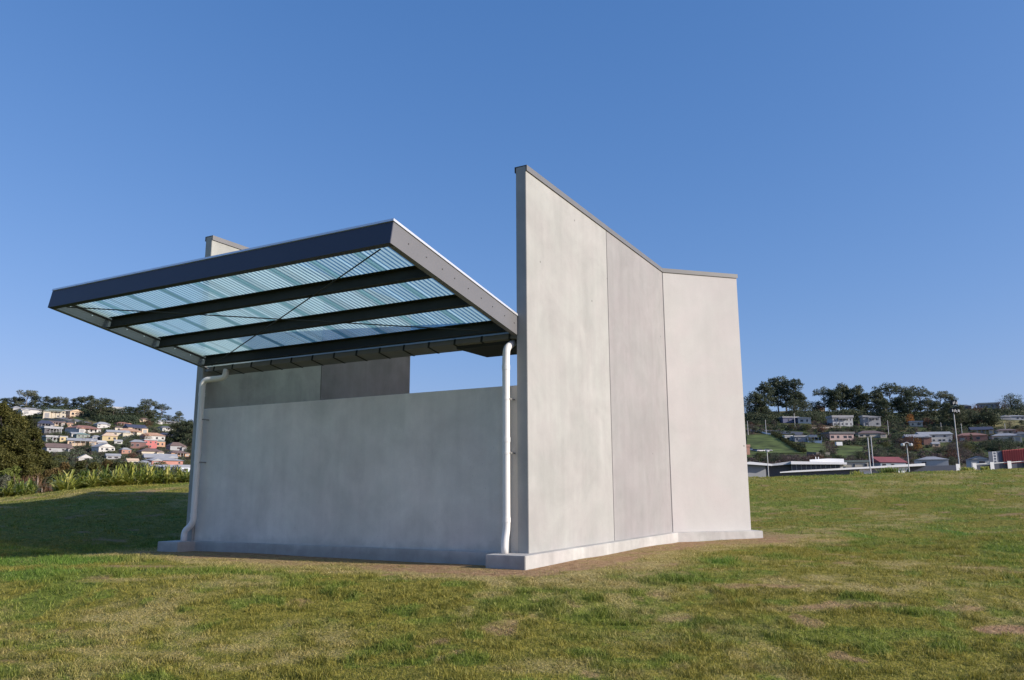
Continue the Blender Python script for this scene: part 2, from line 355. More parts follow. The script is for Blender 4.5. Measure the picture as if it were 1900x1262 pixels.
def polar(name, rs, azs, mat, attrs=False, closed=False):
    A, R = np.meshgrid(azs, rs); X = R * np.sin(A); Y = R * np.cos(A); Z = ground_z(X, Y)
    V = np.stack([X, Y, Z], -1).reshape(-1, 3); n, mm = R.shape
    i = np.arange(n - 1)[:, None] * mm + np.arange(mm - 1)[None]; i = i.ravel()
    Fq = np.stack([i, i + 1, i + mm + 1, i + mm], -1)[:, ::-1]
    at_ = None
    if attrs:
        s_, d_, l_, t_ = turf(V[:, 0], V[:, 1]); at_ = dict(soil=s_, dry=d_, lush=l_)
    return np_mesh(name, V, [Fq], mat, at_, smooth=True)
az_f = np.concatenate([np.linspace(-math.pi, -.85, 60)[:-1], np.linspace(-.85, .85, 620), np.linspace(.85, math.pi, 60)[1:]])
lawn = polar('lawn', np.concatenate([[.02], np.linspace(.8, 5, 12), np.exp(np.linspace(math.log(5.2), math.log(30), 330)), np.exp(np.linspace(math.log(30.2), math.log(92), 70))]), az_f, M_LAWN, True)
tag(lawn, kind='structure')
def far_ground_mat():
    m = bpy.data.materials.new('hill_ground'); t, N, L = nodes(m); b = N['Principled BSDF']; b.inputs['Roughness'].default_value = .95; b.inputs['Specular IOR Level'].default_value = .1
    g = N.new('ShaderNodeNewGeometry')
    def noise(sc):
        n = N.new('ShaderNodeTexNoise'); n.inputs['Scale'].default_value = sc; n.inputs['Detail'].default_value = 6; L.new(g.outputs['Position'], n.inputs[0]); return n.outputs[0]
    r = N.new('ShaderNodeValToRGB'); L.new(noise(.035), r.inputs[0]); e = r.color_ramp.elements
    e[0].position = .3; e[0].color = (.035, .045, .018, 1); e[1].position = .75; e[1].color = (.14, .12, .06, 1)
    q = e.new(.5); q.color = (.07, .09, .03, 1); q = e.new(.62); q.color = (.10, .08, .045, 1)
    r2 = N.new('ShaderNodeMapRange'); L.new(noise(.6), r2.inputs[0]); r2.inputs[1].default_value = .3; r2.inputs[2].default_value = .7; r2.inputs[3].default_value = .6; r2.inputs[4].default_value = 1.25
    sc = N.new('ShaderNodeVectorMath'); sc.operation = 'SCALE'; L.new(r.outputs[0], sc.inputs[0]); L.new(r2.outputs[0], sc.inputs['Scale']); L.new(sc.outputs[0], b.inputs['Base Color'])
    return m
hill = polar('hills', np.exp(np.linspace(math.log(91.5), math.log(6000), 220)), np.concatenate([np.linspace(-math.pi, -.85, 60)[:-1], np.linspace(-.85, .85, 300), np.linspace(.85, math.pi, 60)[1:]]), far_ground_mat())
tag(hill, kind='structure')

# draped patches on the hill: fields and roads
def draped(name, pts, mat, lift=.25, n=14, kind='structure'):
    """quad patch given by four photograph pixels (tl, tr, br, bl), laid on the ground"""
    P = [hit(*p) for p in pts]
    V = []; 
    for j in range(n + 1):
        for i in range(n + 1):
            a, b = i / n, j / n
            x = (P[0].x * (1 - a) + P[1].x * a) * (1 - b) + (P[3].x * (1 - a) + P[2].x * a) * b
            y = (P[0].y * (1 - a) + P[1].y * a) * (1 - b) + (P[3].y * (1 - a) + P[2].y * a) * b
            V.append((x, y, float(ground_z(x, y)) + lift))
    i = (np.arange(n)[:, None] * (n + 1) + np.arange(n)[None]).ravel()
    o = np_mesh(name, np.array(V), [np.stack([i, i + n + 1, i + n + 2, i + 1], -1)], mat, smooth=True)
    return tag(o, kind=kind)
M_FIELD = simple('field_grass', (.095, .125, .04), .9, var=.35, scale=.12, tint=(.06, .075, .03), spec=.1)
M_DRYF = simple('dry_field', (.17, .15, .07), .9, var=.3, scale=.1, tint=(.11, .12, .045), spec=.1)
M_ROAD = simple('road_asphalt', (.20, .20, .20), .8, var=.1, scale=.2)
M_ROAD2 = simple('road_blue', (.07, .075, .09), .7, var=.1, scale=.2)
draped('hillside_field', [(1386, 809), (1440, 806), (1492, 842), (1386, 842)], M_FIELD)
draped('hillside_field', [(1480, 821), (1530, 824), (1545, 848), (1492, 842)], M_FIELD)
draped('hillside_field', [(1545, 824), (1600, 830), (1625, 852), (1545, 850)], M_FIELD)
draped('hillside_field', [(1500, 758), (1540, 758), (1540, 772), (1495, 772)], M_DRYF)
draped('hillside_field', [(1430, 760), (1470, 760), (1470, 768), (1430, 768)], M_DRYF)
draped('hillside_field', [(1840, 782), (1900, 780), (1900, 796), (1835, 794)], M_DRYF)
draped('hillside_field', [(1386, 842), (1450, 844), (1450, 858), (1386, 858)], M_FIELD)
draped('hillside_field', [(125, 774), (165, 772), (160, 784), (115, 781)], M_FIELD)
draped('hillside_field', [(165, 776), (185, 778), (180, 790), (160, 786)], M_DRYF)
draped('road', [(1386, 797), (1490, 803), (1490, 809), (1386, 801)], M_ROAD2, .35)
draped('road', [(243, 806), (252, 808), (224, 823), (212, 823)], M_ROAD, .35)
draped('road', [(100, 776), (128, 776), (172, 786), (165, 789)], M_ROAD, .35)

# ------------------------------------------------------------------ grass blades (uncountable turf)
def blades():
    out = []
    def zone(n, r0, r1, h0, h1, wfac, segs, power=1., amin=-.66, amax=.66):
        r = np.sqrt(RNG.random(n) * (r1**2 - r0**2) + r0**2); a = RNG.uniform(amin, amax, n)
        x = r * np.sin(a); y = r * np.cos(a)
        so, dr, lu, tu = turf(x, y); U, V = local_uv(x, y)
        inside = (U > -.45) & (U < 8.4) & (V > -.25) & (V < 7.55)
        dr = np.maximum(dr, so * .95)
        keep = (RNG.random(n) > np.clip(so * .8, 0, .72)) & (RNG.random(n) < .35 + .65 * tu) & ~inside
        x, y, r, so, dr, lu, tu = [q[keep] for q in (x, y, r, so, dr, lu, tu)]; n = len(x)
        z = ground_z(x, y) - .004
        h = RNG.uniform(h0, h1, n) * .85 * (.6 + .55 * tu) * (1 + .45 * sstep((fbm(x * 1.9 + 7, y * 1.9 + 70, 4) - .6) / .08)) * (1 + .55 * lu) * (1 - .35 * dr) * (1 - .55 * so)
        w = wfac * RNG.uniform(.7, 1.3, n)
        th = RNG.uniform(0, 2 * math.pi, n); ln = RNG.uniform(.25, 1.15, n) * h * (1 + .9 * dr + 2.2 * so)
        wx, wy = np.cos(th), np.sin(th); ph = RNG.uniform(0, 2 * math.pi, n); lx, ly = np.cos(ph), np.sin(ph)
        b = np.stack([x, y, z], -1); W = np.stack([wx * w, wy * w, 0 * w], -1) * .5
        tip = b + np.stack([lx * ln, ly * ln, h * .9], -1)
        if segs == 2:
            mid = b + np.stack([lx * ln * .3, ly * ln * .3, h * .6], -1)
            V_ = np.stack([b - W, b + W, mid + W * .8, mid - W * .8, tip], 1); f4 = np.array([0, 1, 2, 3]); f3 = np.array([3, 2, 4]); k = 5
        else:
            V_ = np.stack([b - W, b + W, tip], 1); f4 = None; f3 = np.array([0, 1, 2]); k = 3
        return V_.reshape(-1, 3), k, f4, f3, n, [np.repeat(q, k) for q in (so, dr, lu)]
    zs = [zone(230000, 5.6, 10.5, .03, .065, .006, 2), zone(300000, 10.5, 19, .035, .07, .010, 1), zone(150000, 19, 34, .04, .07, .02, 1), zone(70000, 34, 50, .04, .075, .04, 1)]
    off = 0; Vs = []; F4 = []; F3 = []; A = [[], [], []]
    for V_, k, f4, f3, n, at_ in zs:
        base = off + np.arange(n)[:, None] * k
        if f4 is not None: F4.append(base + f4[None])
        F3.append(base + f3[None]); Vs.append(V_); off += n * k
        for i in range(3): A[i].append(at_[i])
    A = [np.concatenate(a) for a in A]
    o = np_mesh('grass', np.concatenate(Vs), [np.concatenate(F4), np.concatenate(F3)], M_BLADE, dict(soil=A[0], dry=A[1], lush=A[2]))
    tag(o, 'short patchy green and straw coloured turf covering the lawn', 'grass', kind='stuff')
blades()

# ------------------------------------------------------------------ the shelter
T_, LN, U1, U2 = .179, 7.264, 3.286, 6.62
ZS, ZA, ZB = .185, 6.017, 5.963
shelter = empty('concrete_shelter', (.2275, 11.799, 0), math.pi / 2 - YAW,
                label='tall pale concrete shelter with flared side walls and a dark framed cantilevered translucent canopy', cat='shelter')
def ztop(u): return ZA + (ZB - ZA) * min(u, U2) / U2 + .078
s45 = math.sqrt(.5)
for side in (0, 1):
    fl = (lambda v: v) if side == 0 else (lambda v: LN - v)
    ring = lambda pts: [(u, fl(v)) for u, v in pts]
    kx = T_ * math.tan(math.radians(22.5))
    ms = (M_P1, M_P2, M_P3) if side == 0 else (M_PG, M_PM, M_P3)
    g = .007
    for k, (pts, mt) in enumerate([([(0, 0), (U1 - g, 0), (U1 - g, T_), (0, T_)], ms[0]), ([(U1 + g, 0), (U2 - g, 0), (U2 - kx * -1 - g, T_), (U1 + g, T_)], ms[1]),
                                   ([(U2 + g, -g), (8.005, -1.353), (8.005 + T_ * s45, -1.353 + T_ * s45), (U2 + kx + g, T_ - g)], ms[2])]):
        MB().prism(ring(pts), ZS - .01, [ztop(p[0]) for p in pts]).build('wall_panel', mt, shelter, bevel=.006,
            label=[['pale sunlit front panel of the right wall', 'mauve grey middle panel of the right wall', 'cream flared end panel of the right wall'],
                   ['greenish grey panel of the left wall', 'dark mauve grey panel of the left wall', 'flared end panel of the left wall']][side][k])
    MB().prism(ring([(U1 - g + .001, .02), (U1 + g - .001, .02), (U1 + g - .001, T_ - .02), (U1 - g + .001, T_ - .02)]), ZS, ZA - .04).build('joint_seal', M_SEAL, shelter)
    # coping: thin folded metal cap with flanges standing off the wall
    cp = MB(); o_ = .016; th = .004
    def run(p0, p1, q1, q0, end0):
        # outer edge p0->p1, inner edge q0->q1
        for (a, b) in ((p0, p1), (q0, q1)):
            d = Vector((b[0] - a[0], b[1] - a[1])).normalized(); nrm = Vector((d.y, -d.x)); mid = Vector(((q0[0] - p0[0]), (q0[1] - p0[1])))
            if nrm.dot(mid) > 0 and a == p0: nrm = -nrm
            if a == q0 and nrm.dot(mid) < 0: nrm = -nrm
            r1 = [(a[0] + nrm.x * o_, a[1] + nrm.y * o_), (b[0] + nrm.x * o_, b[1] + nrm.y * o_), (b[0] + nrm.x * (o_ + th), b[1] + nrm.y * (o_ + th)), (a[0] + nrm.x * (o_ + th), a[1] + nrm.y * (o_ + th))]
            p = [(x, fl(y), ztop(x) - .082) for x, y in r1] + [(x, fl(y), ztop(x) + .006) for x, y in r1]
            cp.hexa(p)
            if a == p0: A = (r1[3], r1[2])
            else: B = (r1[3], r1[2])
        r2 = [A[0], A[1], B[1], B[0]]
        cp.hexa([(x, fl(y), ztop(x) + .006) for x, y in r2] + [(x, fl(y), ztop(x) + .012) for x, y in r2])
    run((-.002, 0), (U2 - .005, 0), (U2 + kx - .012, T_), (-.002, T_), True)
    run((U2 + .008, -.008), (8.02, -1.368), (8.02 + T_ * s45, -1.368 + T_ * s45), (U2 + kx + .012, T_ - .012), False)
    cp.build('coping', M_COPE, shelter)
# low cross wall between the side walls, with a narrow make-up strip at its right end
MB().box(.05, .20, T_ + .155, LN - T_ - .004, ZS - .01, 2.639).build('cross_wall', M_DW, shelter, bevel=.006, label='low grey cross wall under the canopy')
MB().box(.053, .197, T_ + .004, T_ + .147, ZS - .01, 2.636).build('infill_strip', concrete('concrete_strip', (.55, .52, .48), .05, 3.), shelter, bevel=.004)
# footing with thicker corner blocks
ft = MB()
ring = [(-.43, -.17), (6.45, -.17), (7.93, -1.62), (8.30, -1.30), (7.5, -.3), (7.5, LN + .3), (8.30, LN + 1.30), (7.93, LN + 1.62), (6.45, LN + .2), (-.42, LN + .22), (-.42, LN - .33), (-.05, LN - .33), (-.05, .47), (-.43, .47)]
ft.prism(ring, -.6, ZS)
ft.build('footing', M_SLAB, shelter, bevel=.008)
# canopy frame (steel channels, sloping up away from the walls)
CA = math.atan2(3.982 - 3.394, 3.156); ca, sa = math.cos(CA), math.sin(CA)
def can(e, v, n): return (-.022 - e * ca + n * sa, v, 3.394 + e * sa + n * ca)
E1, VA, VB, HF = 3.205, .158, 6.985, .285
def cbox(mb, e0, e1, v0, v1, n0, n1): return mb.box(e0, e1, v0, v1, n0, n1, T=can)
fr = MB(); cbox(fr, E1 - .012, E1, VA + .001, VB - .001, 0, HF); cbox(fr, E1 - .085, E1 - .012, VA + .02, VB - .02, 0, .012); cbox(fr, E1 - .085, E1 - .012, VA + .02, VB - .02, HF - .06, HF - .048)
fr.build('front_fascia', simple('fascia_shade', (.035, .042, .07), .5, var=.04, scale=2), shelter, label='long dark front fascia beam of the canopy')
for side in (0, 1):
    sf = MB(); v0, v1 = (VA, VA + .012) if side == 0 else (VB - .012, VB); i0, i1 = (VA + .012, VA + .085) if side == 0 else (VB - .085, VB - .012)
    cbox(sf, 0, E1 - .0125, v0, v1, .0005, HF - .0005); cbox(sf, 0, E1 - .09, i0, i1, 0, .010)
    i0b, i1b = (VA + .012, VA + .075) if side == 0 else (VB - .06, VB - .012)
    cbox(sf, 0, E1 - .09, i0b, i1b, .190, .205)
    o = sf.build('side_fascia', M_STEEL, shelter, label=['sunlit right side fascia of the canopy', 'left side fascia of the canopy'][side])
    for e in (.12, .42, .78, 1.10, 1.45, 1.80, 2.10, 2.47, 2.86):
        for ff in ((0,) if side == 0 else (1,)):
            bv = VA - .006 if side == 0 else VB - .018
            b = MB(); b.tube([can(e, bv, .15), can(e, bv + .006, .15)], .009 if side == 0 else .011, 8)
            b.build('bolt', M_BOLTD if side == 0 else M_BOLT, o)
for e in (2.16, 1.17, .13):
    pm = MB(); cbox(pm, e - .008, e, VA + .09, VB - .09, .012, .205); cbox(pm, e, e + .065, VA + .09, VB - .09, .012, .020); cbox(pm, e, e + .065, VA + .09, VB - .09, .196, .2045)
    pm.build('purlin', M_DARK, shelter)
sh = MB()
# roof sheet: narrow ribs every 76 mm, wide laps every 0.6 m
pitch_ = .076; prof = []; v = VA + .02
while v < VB - .02:
    prof += [(v, .222), (v + .054, .222), (v + .058, .231), (v + .070, .231)]; v += pitch_
for i in range(len(prof) - 1):
    (a, na), (b, nb) = prof[i], prof[i + 1]
    sh.poly([can(.02, a, na), can(.02, b, nb), can(E1 - .02, b, nb), can(E1 - .02, a, na)], [(0, 1, 2, 3)])
o = sh.build('roof_sheet', M_POLY, shelter, label='ribbed translucent blue green canopy sheet'); o.data.materials.append(M_POLYR)
for p_ in o.data.polygons: p_.material_index = 0 if p_.index % 4 == 0 else 1
lp = MB()
for k in range(9):
    v = VA + .0876 + k * .762
    lp.poly([can(.03, v, .2205), can(.03, v + .12, .2205), can(E1 - .03, v + .12, .2205), can(E1 - .03, v, .2205)], [(0, 1, 2, 3)])
lp.build('sheet_laps', M_POLY2, o)
fm = MB(); cbox(fm, -.0, E1 + .014, VA - .014, VA + .10, HF + .004, HF + .034); cbox(fm, E1 - .10, E1 + .014, VA + .1002, VB - .004, HF + .0045, HF + .0335); cbox(fm, 0, E1 - .1002, VB - .09, VB - .004, HF + .004, HF + .033)
fm.build('edge_flashing', M_FLASH, shelter)
for a, b in (((E1 - .10, VB - .35, .006), (.16, VA + .16, .006)), ((E1 - .10, VA + .22, -.004), (.16, VB - .35, -.004))):
    MB().tube([can(*a), can(*b)], .009, 8).build('brace_rod', M_DARK, shelter)
# gutter with straps under the low edge of the canopy
def gt(d, v, n): return (.02 + d * ca + n * sa, v, 3.36 - d * sa + n * ca)
gm = MB(); gm.box(0, .30, T_ + .02, LN - T_ - .03, 0, .088, T=gt); gut = gm.build('gutter', M_GUT, shelter, bevel=.003)
for v in [.30 + k * .50 for k in range(14)]:
    MB().box(-.004, .304, v, v + .035, -.005, .09, T=gt).build('gutter_strap', M_DARK, gut)
def smooth_path(pts, r, n=7):
    out = [Vector(pts[0])]
    for i in range(1, len(pts) - 1):
        p = Vector(pts[i]); a = (Vector(pts[i - 1]) - p); b = (Vector(pts[i + 1]) - p); k = min(r, a.length * .48, b.length * .48)
        a = p + a.normalized() * k; b = p + b.normalized() * k
        for j in range(n + 1):
            t = j / n; out.append(a * (1 - t)**2 + p * 2 * t * (1 - t) + b * t * t)
    return out + [Vector(pts[-1])]
PR = .056
# right pipe: drops from the gutter outlet, kicks out at the foot
pr = smooth_path([(.12, .30, 3.31), (-.10, .30, 3.19), (-.10, .31, 3.02), (-.10, .31, .52), (-.13, .325, .36), (-.13, .325, ZS)], .12)
p1 = MB().tube(pr, PR, 20).build('downpipe', M_PIPE, shelter, smooth=True, label='white downpipe at the right end of the cross wall')
pl = smooth_path([(.05, 6.50, 3.36), (.02, 6.50, 3.20), (-.10, 6.955, 3.17), (-.10, 6.955, .50), (-.13, 7.14, .36), (-.13, 7.14, ZS)], .12)
p2 = MB().tube(pl, PR, 20).build('downpipe', M_PIPE, shelter, smooth=True, label='white downpipe with an elbow at the left end of the cross wall')
for p, v, dv in ((p1, .31, -1), (p2, 6.955, -1)):
    for z in (1.62, 2.42):
        MB().tube([(-.10, v, z - .018), (-.10, v, z + .018)], PR + .004, 20).build('pipe_bracket', M_PIPE, p)
        MB().box(-.105, .048, v + dv * (PR + .014), v + dv * (PR + .002), z - .010, z + .010).build('pipe_bracket', M_GUT, p)
    for z in (.62, 1.78, 2.86): MB().tube([(-.10, v, z), (-.10, v, z + .07)], PR + .005, 20).build('pipe_collar', M_PIPE, p)
# unseen inner roof added to shade the left wall; edge beam at the right
def inn(d, v, n): return (.34 + d * math.cos(.20) - n * math.sin(.20), v, 3.49 + d * math.sin(.20) + n * math.cos(.20))
MB().box(-.30, 8.0, T_ + .03, LN - T_ - .03, .02, .12, T=inn).build('unseen_inner_roof', poly_mat('unseen_inner_sheet', (.72, .80, .78), (.7, .8, .8), 1.0), shelter)
MB().box(.10, 1.05, T_ + .01, 1.33, 3.30, 3.40).build('inner_beam', M_DARK, shelter, bevel=.004)

# ------------------------------------------------------------------ foliage
def leaf_mat(name, c0, c1, trans=.3, scale=.5, hue=.04):
    m = bpy.data.materials.new(name); t, N, L = nodes(m); b = N['Principled BSDF']; b.inputs['Roughness'].default_value = .65; b.inputs['Specular IOR Level'].default_value = .25
    g = N.new('ShaderNodeNewGeometry'); oi = N.new('ShaderNodeObjectInfo')
    tc = N.new('ShaderNodeTexCoord'); n = N.new('ShaderNodeTexNoise'); n.inputs['Scale'].default_value = scale; n.inputs['Detail'].default_value = 3; L.new(tc.outputs['Object'], n.inputs[0])
    ad = N.new('ShaderNodeMath'); ad.operation = 'MULTIPLY_ADD'; L.new(g.outputs['Random Per Island'], ad.inputs[0]); ad.inputs[1].default_value = .5; L.new(n.outputs[0], ad.inputs[2])
    r = N.new('ShaderNodeMapRange'); L.new(ad.outputs[0], r.inputs[0]); r.inputs[1].default_value = .4; r.inputs[2].default_value = 1.1
    x = N.new('ShaderNodeMix'); x.data_type = 'RGBA'; L.new(r.outputs[0], x.inputs['Factor']); x.inputs['A'].default_value = (*c0, 1); x.inputs['B'].default_value = (*c1, 1)
    h = N.new('ShaderNodeHueSaturation'); L.new(x.outputs['Result'], h.inputs['Color'])
    hr = N.new('ShaderNodeMapRange'); L.new(oi.outputs['Random'], hr.inputs[0]); hr.inputs[3].default_value = .5 - hue; hr.inputs[4].default_value = .5 + hue * .6; L.new(hr.outputs[0], h.inputs['Hue'])
    vr = N.new('ShaderNodeMapRange'); L.new(oi.outputs['Random'], vr.inputs[0]); vr.inputs[3].default_value = 1.2; vr.inputs[4].default_value = .75; L.new(vr.outputs[0], h.inputs['Value'])
    L.new(h.outputs[0], b.inputs['Base Color'])
    tr = N.new('ShaderNodeBsdfTranslucent'); L.new(h.outputs[0], tr.inputs[0]); y = N.new('ShaderNodeMixShader'); y.inputs[0].default_value = trans
    L.new(b.outputs[0], y.inputs[1]); L.new(tr.outputs[0], y.inputs[2]); L.new(y.outputs[0], N['Material Output'].inputs[0]); return m
M_GUM = leaf_mat('leaf_gum', (.060, .078, .048), (.150, .172, .105))
M_DKL = leaf_mat('leaf_dark', (.042, .060, .034), (.105, .13, .070))
M_OLV = leaf_mat('leaf_olive', (.045, .055, .016), (.12, .13, .035))
M_AUT = leaf_mat('leaf_autumn', (.22, .10, .02), (.42, .22, .05), hue=.01)
M_RUST = leaf_mat('leaf_rust', (.09, .04, .025), (.20, .09, .05), hue=.01)
M_LIM = leaf_mat('leaf_lime', (.12, .15, .03), (.24, .27, .07), hue=.01)
M_GRYL = leaf_mat('leaf_grey', (.09, .10, .07), (.19, .20, .14), hue=.02)
M_BARE = leaf_mat('twig_mauve', (.06, .045, .04), (.14, .11, .10), hue=.01)
M_CAS = leaf_mat('leaf_casuarina', (.030, .038, .010), (.13, .125, .03), scale=.9, hue=.01)
M_CASD = leaf_mat('leaf_casuarina_dark', (.022, .03, .010), (.075, .08, .022), scale=.9, hue=.01)
M_CASB = leaf_mat('leaf_brownish', (.07, .05, .018), (.17, .13, .045), scale=.9, hue=.01)
M_BARK = simple('bark', (.22, .19, .16), .9, var=.3, scale=2); M_BARKD = simple('bark_dark', (.07, .055, .045), .9, var=.3, scale=2)
def leafcloud(clumps, n, size, seed, mat, name='crown', parent=None, up=.3, elong=1.6):
    rg = np.random.default_rng(seed); vol = np.array([c[3] * c[4] * c[5] for c in clumps]) ** (2 / 3.); pick = rg.choice(len(clumps), n, p=vol / vol.sum())
    C = np.array(clumps)[pick]; d = rg.normal(size=(n, 3)); d /= np.linalg.norm(d, axis=1)[:, None]
    rad = 1 - .45 * rg.random(n) ** 1.6
    lump = 1 + .22 * np.sin(d[:, 0] * 5 + pick) * np.sin(d[:, 1] * 4 + 2 * pick) * 1. + .12 * rg.normal(size=n)
    d[:, 2] = np.where(d[:, 2] < 0, d[:, 2] * .75, d[:, 2])
    P = C[:, :3] + d * C[:, 3:6] * (rad * lump)[:, None]
    nn = rg.normal(size=(n, 3)) + d * .6; nn[:, 2] += up; nn /= np.linalg.norm(nn, axis=1)[:, None]
    a = np.cross(nn, rg.normal(size=(n, 3))); a /= np.linalg.norm(a, axis=1)[:, None]; b = np.cross(nn, a)
    s = size * rg.uniform(.6, 1.4, n)[:, None]
    V = np.stack([P - a * s * elong * .5, P - b * s * .35, P + a * s * elong * .5, P + b * s * .35], 1).reshape(-1, 3)
    i = np.arange(n)[:, None] * 4; Fq = i + np.array([0, 1, 2, 3])[None]
    return np_mesh(name, V, [Fq], mat, parent=parent)
def gum_proto(seed, H=18., spread=1., umbrella=False, dens=3600, mat=None):
    rg = random.Random(seed); root = empty('gum_tree', (0, 0, -500)); tb = MB(); clumps = []
    lean = rg.uniform(-.06, .06) * H
    tb.tube([(0, 0, -1), (lean * .3, 0, H * .3), (lean * .7, lean * .2, H * .55), (lean, lean * .3, H * .8)], [H * .02, H * .016, H * .011, H * .005], 7)
    nb = 13
    for k in range(nb):
        f = k / (nb - 1.); th = k * 2.4 + rg.uniform(-.5, .5)
        if umbrella and f > .35: zt = H * rg.uniform(.70, .90); rr = spread * H * rg.uniform(.12, .36)
        else: zt = H * (.26 + .64 * f + rg.uniform(-.05, .05)); rr = spread * H * rg.uniform(.10, .30) * (1.15 - .7 * f)
        zb = min(zt * .75, H * .62); q = (math.cos(th) * rr + lean * f, math.sin(th) * rr, zt)
        tb.tube([(lean * .6, 0, zb), ((q[0] + lean * .6) * .55, q[1] * .55, (zb + zt) * .5 + H * .02), q], [H * .008, H * .005, H * .002], 5)
        sx = H * rg.uniform(.08, .15); clumps.append((q[0], q[1], q[2], sx * 1.2, sx * 1.2, sx * rg.uniform(.6, .95)))
        for _ in range(2):
            sy = sx * rg.uniform(.35, .6); a = rg.uniform(0, 6.28); clumps.append((q[0] + math.cos(a) * sx * 1.1, q[1] + math.sin(a) * sx * 1.1, q[2] + rg.uniform(-.5, .8) * sx, sy, sy, sy * .8))
    clumps.append((lean, 0, H * .92, H * .09, H * .09, H * .07))
    tb.build('trunk', M_BARK, root); leafcloud(clumps, dens, H * .026, seed, mat or M_GUM, parent=root); return root
def bush_proto(seed, H, W, mat, name, dens=1600, nclump=9, leaf=.03, conic=False):
    rg = random.Random(seed); root = empty(name, (0, 0, -500)); tb = MB(); clumps = []
    tb.tube([(0, 0, -.6), (0, 0, H * .5), (0, 0, H * .8)], [H * .03, H * .02, H * .006], 6)
    for k in range(nclump):
        f = (k + .5) / nclump; th = k * 2.4; z = H * (.18 + .68 * f)
        env = (1 - f) if conic else math.sqrt(max(.05, 1 - (2 * (f - .38)) ** 2 * .8)); rr = W * .5 * env * rg.uniform(.35, .75)
        q = (math.cos(th) * rr, math.sin(th) * rr, z); sx = W * (.22 if not conic else .26 * (1.05 - f)) * rg.uniform(.85, 1.3); clumps.append((*q, sx, sx, sx * (.8 if not conic else .9)))
        tb.tube([(0, 0, z * .5), q], [H * .012, H * .004], 4)
    tb.build('trunk', M_BARKD, root); leafcloud(clumps, dens, H * leaf, seed, mat, parent=root); return root
protos = dict(
    gumA=gum_proto(1), gumB=gum_proto(2, umbrella=True), gumC=gum_proto(3, spread=.7), gumD=gum_proto(4, spread=1.15, umbrella=True), gumE=gum_proto(5, mat=M_DKL, spread=.8, dens=4400), gumF=gum_proto(6, mat=M_DKL, dens=4400),
    dark1=bush_proto(21, 12, 11, M_DKL, 'broadleaf_tree', 2200, 13), dark2=bush_proto(22, 12, 10, M_GUM, 'broadleaf_tree', 2200, 13), olive=bush_proto(23, 12, 12, M_OLV, 'broadleaf_tree', 1800, 12),
    cone=bush_proto(24, 16, 10, M_DKL, 'conifer_tree', 2400, 14, conic=True), autumn=bush_proto(25, 12, 11, M_AUT, 'autumn_tree', 1800, 11), rust=bush_proto(26, 12, 14, M_RUST, 'autumn_tree', 1600, 11),
    lime=bush_proto(27, 12, 12, M_LIM, 'broadleaf_tree', 1500, 9), bare=bush_proto(28, 12, 13, M_BARE, 'bare_tree', 1300, 11, leaf=.025), cypress=bush_proto(29, 12, 4, M_DKL, 'cypress_tree', 1200, 9))
PH = dict(gumA=18, gumB=18, gumC=18, gumD=18, gumE=18, gumF=18, cone=16)
USED = set()
def copy_tree(o, parent=None):
    c = o.copy(); COL.objects.link(c); c.parent = parent
    for ch in o.children: copy_tree(ch, c)
    return c
def plant(kind, p, H, label, cat='tree', group=None, wide=1.):
    src = protos[kind]
    if kind in USED: o = copy_tree(src)
    else: o = src; USED.add(kind)
    k = H / PH.get(kind, 12.); o.location = p; o.scale = (k * wide, k * wide, k); o.rotation_euler = (0, 0, random.uniform(0, 6.28))
    return tag(o, label, cat, group)
def px_scale(p): return math.hypot(p.x, p.y) / F_PX * 1.03 * math.cos(math.atan2(p.x, p.y))

# ------------------------------------------------------------------ houses on the hills
WC = {}
def wmat(c, rough=.8, var=.12):
    g_ = sum(c) / 3; c = tuple(round((v * .78 + g_ * .22) * .92, 4) for v in c)
    k = (c, rough)
    if k not in WC: WC[k] = simple('house_paint', c, rough, var=var, scale=.35)
    return WC[k]
M_GLASS = simple('window_glass', (.03, .035, .045), .12, var=.1); M_FRAME = simple('window_frame', (.40, .40, .39), .6)
CREAM = (.60, .52, .38); WHITE = (.54, .53, .50); TERR = (.30, .13, .08); GREY = (.30, .31, .33); DGREY = (.12, .125, .14); NAVY = (.05, .06, .11); BRICK = (.40, .18, .12); BROWN = (.17, .11, .09)
ORNG = (.52, .28, .15); PEACH = (.62, .44, .28); LGREY = (.34, .35, .365); RED = (.26, .05, .05); YEL = (.55, .42, .18); PBLUE = (.45, .52, .62); PINK = (.48, .33, .30); GREEN = (.22, .27, .23)
HOUSES = []
